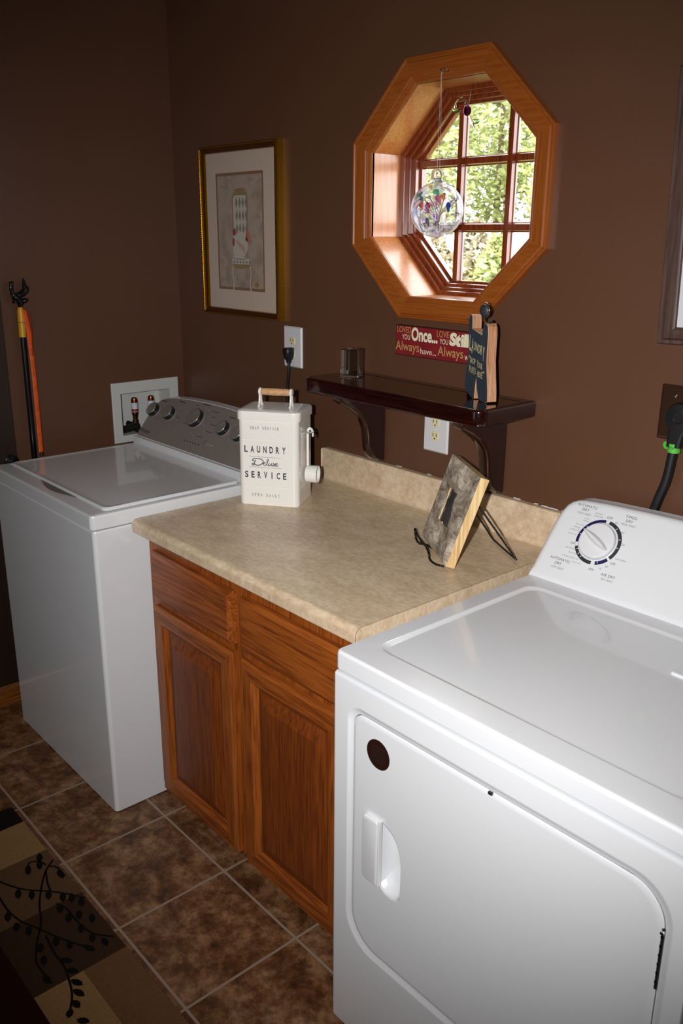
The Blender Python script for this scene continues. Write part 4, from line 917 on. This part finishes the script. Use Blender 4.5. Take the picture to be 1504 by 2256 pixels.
# ------------------------------------------------------------------ hanging ornaments in the window
gb = thing('glass_ball', (.4835, -.040, 1.8355), 'round clear glass ball with coloured swirls hanging in front of the window', 'ornament')
bc = Vector((.4835, -.040, 1.7465)); R = .0685
b = B(); random.seed(11)
root_ = bc+Vector((0, 0, -R*.95))
for k in range(9):
    a = 2*PI*k/9+.2; e_ = bc+Vector((math.cos(a)*R*.80, math.sin(a)*R*.80, R*random.uniform(.1, .55)))
    m_ = bc+Vector((math.cos(a)*R*.12, math.sin(a)*R*.12, -R*random.uniform(.05, .35)))
    b.tube(smoothpath([root_+Vector((math.cos(a)*.010, math.sin(a)*.010, 0)), m_, e_], 7), [.0034]*4+[.0026]*7+[.0036]*4, M['lilac'] if k % 2 else M['glass'], 8)
b.obj('glass_strands', gb, smooth=60)
cols = [('8a1d50', (-.75, -.45, .45)), ('d9a32a', (.15, -.55, .82)), ('1d7478', (.05, -.85, .35)), ('5b3a8e', (-.45, -.6, .66)), ('2748b8', (.86, -.35, .08)), ('c23a24', (.10, -.93, .12)), ('b0224a', (-.93, -.2, .25)), ('7fb39a', (-.25, -.8, .45)), ('d8b030', (-.6, -.35, .72)), ('a84a80', (.35, -.85, .05)), ('3b57c4', (-.97, -.2, -.1))]
cols += [(h, (a, -abs(c_), d2)) for h, a, c_, d2 in (('c8a030', -.7, .5, .62), ('5aa08c', .5, .6, .6), ('b05a8a', .62, .6, .3), ('6a86c8', -.8, .55, -.25), ('d08060', .75, .5, .45), ('4a9a90', -.1, .9, .6), ('8060a8', .3, .8, -.45), ('d0a850', -.5, .8, -.5))]
b = B(); b.lathe([(max(R*math.sin(PI*i/32), .0005), -R*math.cos(PI*i/32)) for i in range(33)], bc, (0, 0, 1), M['ballglass'], 48)
for hx, d_ in cols:
    d_ = Vector(d_).normalized(); cm = thin_glass('glass_fleck_'+hx, lin(hx)); a = Vector((0, 0, 1)); x = d_.cross(a).normalized(); y = x.cross(d_)
    rx, ry = random.uniform(.004, .008), random.uniform(.009, .016); q = random.uniform(-.8, .8)
    pts = []
    for i in range(14):
        aa = 2*PI*i/14; ex, ey = rx*math.cos(aa)*(1+.3*math.sin(3*aa)), ry*math.sin(aa); px, py = ex*math.cos(q)-ey*math.sin(q), ex*math.sin(q)+ey*math.cos(q)
        v_ = (d_*R+x*px+y*py).normalized()*(R*.985); pts.append(bc+v_)
    b.add(pts+[bc+d_*R*.985], [(i, (i+1) % 14, 14) for i in range(14)], cm)
b.obj('glass_shell', gb, smooth=180)
b = B(); b.lathe([(.016, 0), (.0155, .004), (.012, .008), (.010, .012)], bc+Vector((0, 0, R-.003)), (0, 0, 1), M['glass'], 20)
b.tube([bc+Vector((math.cos(a)*.0085, 0, R+.017+math.sin(a)*.0085)) for a in [2*PI*i/20 for i in range(21)]], .0045, M['glass'], 10); b.obj('glass_loop', gb, smooth=60)
hk = Vector((.4815, -.040, 2.071))
b = B()
line = mat('fishing_line', 'c8c8c8', .3)
for s_ in (-1, 1): b.tube([bc+Vector((s_*.0045, 0, R+.024)), hk+Vector((s_*.001, 0, 0))], .00035, line, 5)
b.obj('hanging_line', gb)
b = B(); b.tube([(.4815, -.0155, 2.079), (.4815, -.030, 2.079)], .0014, M['steel'], 8); b.tube([Vector((.4815, -.030-.006+.010*math.cos(a)*.8-.002, 2.075+.006*math.sin(a))) for a in [PI*.4-2*PI*.8*i/14 for i in range(15)]], .0012, M['steel'], 8)
b.lathe([(.004, 0), (.004, .001)], (.4815, -.0155, 2.079), (0, -1, 0), M['steel'], 12); ho = b.obj('cup_hook', base=(.4815, -.02, 2.079)); tag(ho, 'small metal cup hook in the top casing board holding the glass ball', 'hook')

hb = thing('glass_hummingbird', (.463, .09, 2.04), 'small glass hummingbird at a purple glass flower hanging in the window top', 'ornament')
HO = Vector((0, .09, 0))
def HP(x, z, d_=0): return Vector((x, .09+d_, z))
b = B(); cst = [(.4145+.0335+.0215*math.cos(a)-.0115, 2.0065+.0215*math.sin(a)) for a in [PI*1.05-PI*1.15*i/14 for i in range(15)]]
b.tube([HP(x, z) for x, z in cst], [.0028-.0012*i/14 for i in range(15)], M['glass'], 10)
b.tube([HP(.4565-.0, 2.002+.0, 0), HP(.450, 2.008), HP(.449, 2.016), HP(.453, 2.019), HP(.4575, 2.013), HP(.459, 2.004)], .0009, M['glass'], 6)
b.obj('glass_stem', hb, smooth=60)
b = B(); b.add([HP(.405, 2.004), HP(.416, 2.005, -.004), HP(.430, 2.002), HP(.434, 1.998), HP(.430, 1.994), HP(.420, 1.990, .004), HP(.411, 1.995)], [tuple(range(7))], M['gglass']); lf = b.obj('green_leaf', hb)
lf.modifiers.new('thick', 'SOLIDIFY').thickness = .002
b = B(); b.lathe([(.0012, 0), (.0030, .004), (.0035, .010), (.0050, .018), (.0085, .026), (.0125, .032), (.0118, .032), (.0075, .026), (.003, .018)], HP(.4335, 1.9985), Vector((1, -.25, -.12)), M['pglass'], 20)
b.obj('purple_blossom', hb, smooth=60)
b = B(); bd = Vector((.55, -.1, -.83)).normalized()
b.lathe([(.0005, 0), (.0035, .003), (.0048, .008), (.0035, .013), (.0052, .020), (.0050, .028), (.0032, .036), (.0016, .046), (.0006, .056)], HP(.470, 1.984, -.006), bd, M['glass'], 16)
b.obj('bird_body', hb, smooth=60)
b = B(); b.add([HP(.484, 1.967, -.004), HP(.490, 1.972, -.01), HP(.503, 1.971, -.012), HP(.510, 1.966, -.01), HP(.500, 1.960, -.008), HP(.488, 1.961, -.005)], [tuple(range(6))], M['gglass']); wg = b.obj('glass_wing', hb)
wg.modifiers.new('thick', 'SOLIDIFY').thickness = .0015
b = B(); b.tube([HP(.4605, 2.006), HP(.468, 2.044, 0)], .0003, line, 5); b.obj('hanging_line', hb)
b = B(); b.tube([(.468, .09, 2.0595), (.468, .09, 2.050)], .0012, M['brass'], 8); b.tube([Vector((.468+.004*math.cos(a), .09, 2.0465+.004*math.sin(a))) for a in [PI*.5+2*PI*.8*i/12 for i in range(13)]], .0010, M['brass'], 8)
ho = b.obj('cup_hook', base=(.468, .09, 2.05)); tag(ho, 'tiny brass hook under the window head holding the glass hummingbird', 'hook')

# ------------------------------------------------------------------ hiking stick in the left corner
sk = thing('hiking_stick', (-.835, -.64, 0), 'black hiking stick with yellow grip leaning by the left wall behind washer', 'stick')
b = B(); b.tube([(-.822, -.655, .002), (-.850, -.634, 1.352)], .0095, M['blackgloss'], 14); b.obj('stick_shaft', sk, smooth=60)
b = B(); b.tube([(-.850, -.634, 1.345), (-.8515, -.6325, 1.395), (-.852, -.632, 1.430), (-.852, -.632, 1.444)], [.0125, .0125, .0118, .008], M['yellow'], 16); b.tube([(-.8510, -.6333, 1.392), (-.8511, -.6332, 1.394)], .0129, M['charcoal'], 16); b.obj('yellow_grip', sk, smooth=60)
b = B(); b.tube(smoothpath([(-.842, -.625, 1.436), (-.838, -.618, 1.38), (-.836, -.616, 1.30), (-.832, -.616, 1.20), (-.828, -.618, 1.10), (-.825, -.620, 1.0), (-.823, -.621, .945)]), .0075, M['orange'], 8, flat=.16)
b.tube(smoothpath([(-.843, -.628, 1.438), (-.838, -.611, 1.425), (-.836, -.607, 1.38), (-.836, -.610, 1.32), (-.834, -.614, 1.28)]), .008, M['orange'], 8, flat=.16)
b.tube([(-.823, -.621, .948), (-.823, -.621, .934)], .006, M['steel'], 10); b.obj('orange_strap', sk, smooth=60)
# black figurine topping the stick
me = bpy.data.meshes.new('stick_figurine'); V_ = [(-.852, -.632, 1.440), (-.852, -.632, 1.462), (-.852, -.640, 1.478), (-.852, -.654, 1.484), (-.852, -.657, 1.500), (-.852, -.6545, 1.516), (-.852, -.659, 1.528), (-.852, -.650, 1.530), (-.852, -.620, 1.488), (-.852, -.611, 1.502), (-.852, -.612, 1.522), (-.852, -.613, 1.538), (-.852, -.603, 1.496), (-.852, -.600, 1.512), (-.852, -.612, 1.466), (-.852, -.602, 1.468), (-.852, -.653, 1.466), (-.850, -.656, 1.456), (-.840, -.640, 1.482), (-.845, -.622, 1.462)]
E_ = [(0, 1), (1, 2), (2, 3), (3, 4), (4, 5), (5, 6), (5, 7), (2, 8), (8, 9), (9, 10), (10, 11), (8, 12), (12, 13), (1, 14), (14, 15), (2, 16), (16, 17), (2, 18), (1, 19)]
off = BASE[sk.name]; me.from_pydata([Vector(p)-off for p in V_], E_, []); me.materials.append(M['blackgloss'])
fg = bpy.data.objects.new('black_figurine', me); COL.objects.link(fg); fg.parent = sk
fg.modifiers.new('skin', 'SKIN'); rr = [.006, .010, .012, .008, .007, .006, .004, .004, .010, .010, .006, .002, .007, .004, .008, .005, .004, .006, .006, .006]
for i, v_ in enumerate(me.skin_vertices[0].data): v_.radius = (rr[i]*1.1, rr[i]*1.1)
me.skin_vertices[0].data[0].use_root = True
md = fg.modifiers.new('sub', 'SUBSURF'); md.levels = 2; md.render_levels = 2

# ------------------------------------------------------------------ area rug
STEMS = [[[0.068, -1.061], [0.099, -1.096], [0.145, -1.127], [0.208, -1.16], [0.263, -1.179], [0.298, -1.198], [0.332, -1.22], [0.385, -1.243], [0.429, -1.244], [0.471, -1.242]], [[0.034, -1.214], [0.057, -1.206], [0.091, -1.191], [0.133, -1.165], [0.18, -1.12], [0.22, -1.088], [0.263, -1.061]], [[0.085, -1.233], [0.122, -1.23], [0.177, -1.23], [0.233, -1.22], [0.291, -1.195], [0.348, -1.171], [0.397, -1.145], [0.436, -1.12]], [[0.321, -1.192], [0.385, -1.199], [0.444, -1.199], [0.495, -1.209], [0.526, -1.218], [0.552, -1.231], [0.582, -1.252]], [[0.233, -1.126], [0.268, -1.113], [0.336, -1.111], [0.392, -1.099], [0.436, -1.064]], [[0.099, -1.096], [0.149, -1.112], [0.18, -1.117]], [[0.085, -1.081], [0.105, -1.066], [0.151, -1.064]], [[0.075, -1.085], [0.051, -1.093], [0.037, -1.117], [0.069, -1.136]]]
LEAVES = [[[0.115, -1.18], [0.154, -1.194]], [[0.143, -1.155], [0.181, -1.168]], [[0.172, -1.121], [0.209, -1.135]], [[0.204, -1.095], [0.241, -1.11]], [[0.223, -1.079], [0.26, -1.094]], [[0.254, -1.068], [0.29, -1.080]], [[0.238, -1.119], [0.275, -1.133]], [[0.285, -1.116], [0.32, -1.13]], [[0.339, -1.108], [0.373, -1.121]], [[0.387, -1.1], [0.419, -1.114]], [[0.418, -1.089], [0.453, -1.091]], [[0.292, -1.091], [0.327, -1.105]], [[0.325, -1.072], [0.359, -1.084]], [[0.179, -1.233], [0.216, -1.245]], [[0.229, -1.23], [0.264, -1.242]], [[0.262, -1.212], [0.297, -1.224]], [[0.334, -1.212], [0.367, -1.224]], [[0.377, -1.222], [0.409, -1.234]], [[0.435, -1.246], [0.468, -1.246]], [[0.34, -1.175], [0.373, -1.187]], [[0.372, -1.154], [0.404, -1.166]], [[0.411, -1.135], [0.447, -1.121]], [[0.042, -1.123], [0.084, -1.138]], [[0.043, -1.091], [0.084, -1.106]], [[0.016, -1.079], [0.056, -1.094]], [[0.115, -1.068], [0.157, -1.072]], [[0.415, -1.197], [0.443, -1.176]], [[0.453, -1.198], [0.483, -1.18]], [[0.489, -1.204], [0.523, -1.189]], [[0.519, -1.212], [0.554, -1.2]], [[0.547, -1.225], [0.577, -1.223]], [[0.565, -1.238], [0.586, -1.254]], [[0.601, -1.242], [0.626, -1.222]]]
def pile(n, c): return mat(n, c, .95, var=.12, vscale=180, bump=1.0, bscale=700, spec=.1)
K = {'dark': pile('rug_near_black', '1c1512'), 'tan': pile('rug_tan', '8e6f48'), 'mid': pile('rug_brown', '5e4530'), 'dk2': pile('rug_dark_brown', '3d2a1c'), 'lt': pile('rug_light_brown', '6c4f34'), 'red': pile('rug_dark_red', '2c0a0c'), 'leaf': pile('rug_leaf_black', '14110e')}
b = B(); RY = -1.057; RZ = .010
cells = [(-.242, -.150, RY, -1.29, 'dark'), (-.150, .013, RY, -1.29, 'tan'), (.013, .236, RY, -1.29, 'mid'), (.236, .483, RY, -1.29, 'dk2'), (.483, .80, RY, -1.17, 'lt'), (.483, .80, -1.17, -1.29, 'tan'), (.80, 1.3, RY, -1.29, 'mid'), (1.3, 2.3, RY, -1.29, 'tan'), (-.242, 2.3, -1.29, -1.9, 'red'), (-.242, 2.3, -1.9, -2.4, 'mid')]
for xa, xb, ya, yb, k in cells: b.add([(xa, ya, RZ), (xa, yb, RZ), (xb, yb, RZ), (xb, ya, RZ)], [(0, 1, 2, 3)], K[k])
random.seed(9)   # bound edge
ex = [(-.242+2.542*i/400, RY+random.uniform(0, .0015)) for i in range(401)]
b.loft([[Vector((x, RY, RZ)) for x, _ in ex], [Vector((x, y, RZ-.002)) for x, y in ex], [Vector((x, y, .001)) for x, y in ex]], K['dk2'], False, False, closed=False)
b.loft([[Vector((-.242, y, RZ)) for y in (RY, -2.4)], [Vector((-.243, y, .001)) for y in (RY, -2.4)]], K['dk2'], False, False, closed=False)
for s_ in STEMS: stroke(b, [tuple(p) for p in smoothpath(s_, 4)], .0055, (0, 0, RZ), (1, 0, 0), (0, 1, 0), K['leaf'], .0006)
for a, c_ in LEAVES:
    a, c_ = Vector(a), Vector(c_); d_ = c_-a; q = Vector((-d_.y, d_.x)).normalized()*.0085
    pts = [a, a+d_*.2+q*.7, a+d_*.45+q, a+d_*.75+q*.8, c_, a+d_*.75-q*.8, a+d_*.45-q, a+d_*.2-q*.7]
    pts = [Vector((p.x, min(p.y, RY-.001))) for p in pts]
    b.add([(p.x, p.y, RZ+.0008) for p in pts], [tuple(range(8))], K['leaf'])
o = b.obj('area_rug', base=(.5, -1.7, 0), smooth=0); tag(o, 'brown patchwork area rug with black leafy branches on the tile floor', 'rug')

# ------------------------------------------------------------------ the woods outside
grass = mat('meadow_grass', '6a6c44', .95, var=.3, vscale=.8, spec=0)
b = B(); n = 24
gx = [-90+96*i/n for i in range(n+1)]; gy = [.3+95*j/n for j in range(n+1)]
vs = [(x, y, -.5+.08*mnoise.noise(Vector((x*.3, y*.3, 0)))) for y in gy for x in gx]
b.add(vs, [(j*(n+1)+i, j*(n+1)+i+1, (j+1)*(n+1)+i+1, (j+1)*(n+1)+i) for j in range(n) for i in range(n)], grass)
o = b.obj('outdoor_ground', smooth=60); o['kind'] = 'structure'
trunkm = mat('tree_bark', '6e5c4c', .9, var=.3, vscale=6, spec=.05)
leafm = [mat('spruce_needles', '7b8660', .8, var=.3, spec=.1, vscale=1.2), mat('young_leaves', '989e66', .8, var=.25, spec=.1, vscale=1.2), mat('pale_brush', '9c9278', .9, var=.25, spec=.1, vscale=1.2)]
def gz(x, y): 
    return -.5
def tree(x, y, h, r_, kind, seed, label):
    """kind 0 spruce, 1 bush, 2 pale bush, 3 leafy tree with a bare lower trunk"""
    rnd = random.Random(seed); z0_ = gz(x, y)-.05
    t = thing(('spruce_tree', 'bush', 'bush', 'leafy_tree')[kind], (x, y, z0_), label, 'bush' if kind in (1, 2) else 'tree', 'trees and bushes in the woods beyond the window')
    b = B(); lean = rnd.uniform(-.2, .2); tr_ = .09 if kind in (0, 3) else .03
    b.tube([(x+lean*k/6, y, z0_+h*k/6*.95) for k in range(7)], [tr_*(1-.13*k) for k in range(7)], trunkm, 7)
    for k in range(10):
        zz = z0_+h*rnd.uniform(.3, .9); a = rnd.uniform(0, 2*PI); l_ = r_*rnd.uniform(.5, .95)
        b.tube([(x+lean*(zz-z0_)/h, y, zz), (x+math.cos(a)*l_*.6, y+math.sin(a)*l_*.6, zz+.1), (x+math.cos(a)*l_, y+math.sin(a)*l_, zz+.1)], [tr_*.3, tr_*.2, .005], trunkm, 4)
    b.obj('trunk', t)
    b = B(); low = (.30, .05, .05, .37)[kind]; nl = (5500, 3200, 2800, 5500)[kind]; lm = leafm[(0, 1, 2, 1)[kind]]
    for k in range(nl):
        q = rnd.random(); zz = z0_+h*(low+(1-low)*q)
        rr_ = r_*((1.05-q) if kind == 0 else math.sin(PI*min(.97, q*.85+.12)))*rnd.random()**.45
        a = rnd.uniform(0, 2*PI); c_ = Vector((x+math.cos(a)*rr_+lean*q, y+math.sin(a)*rr_, zz))
        s_ = rnd.uniform(.03, .075); d1 = Vector((rnd.gauss(0, 1), rnd.gauss(0, 1), rnd.gauss(0, .5))).normalized()*s_; d2 = d1.cross(Vector((rnd.gauss(0, 1), rnd.gauss(0, 1), rnd.gauss(0, 1)))).normalized()*s_*.5
        b.add([c_-d1, c_+d2, c_+d1, c_-d2], [(0, 1, 2, 3)], lm)
    b.obj('foliage', t, smooth=0)
rows = [(7.0, (-1.2, -.15, .85, 1.9), 2, 2.2, .45, 'nearest pale bush'), (8.6, (-1.7, -.55, .5, 1.6), 1, 2.3, .48, 'low yellow green bush'), (9.9, (-2.3, -1.1, .1, 1.25), 2, 2.45, .5, 'taller pale bush'),
        (11.6, (-2.4, -.4, 1.5, 3.4), 3, 6.0, .8, 'nearest tall leafy tree'), (13.4, (-1.4, .55, 2.5, 4.4), 3, 7.0, .82, 'second row leafy tree'),
        (15.7, (-2.9, -.45, 2.0, 4.45), 0, 8.5, 1.0, 'tall dark spruce'), (18.2, (-1.5, .95, 3.4, 5.9), 3, 9.0, 1.05, 'distant leafy tree'), (21.2, (-3.1, .0, 3.0, 6.0), 0, 11.0, 1.25, 'farthest spruce')]
WHERE = ('at the left', 'left of the middle', 'right of the middle', 'at the right')
seed = 100
for ri, (dist, lats, kind, h, r_, nm) in enumerate(rows):
    for li, lat in enumerate(lats):
        seed += 1; X_ = .478-.66*dist+.75*lat; Y_ = .1+.75*dist+.66*lat
        tree(X_, Y_, h*(.92+.16*random.random()), r_, kind, seed, '%s, %s of its row seen through the window' % (nm, WHERE[li]))

sc.cycles.max_bounces = 10; sc.cycles.transmission_bounces = 10; sc.cycles.transparent_max_bounces = 16
sc.cycles.use_denoising = True; sc.cycles.sample_clamp_indirect = 4; sc.cycles.caustics_reflective = False
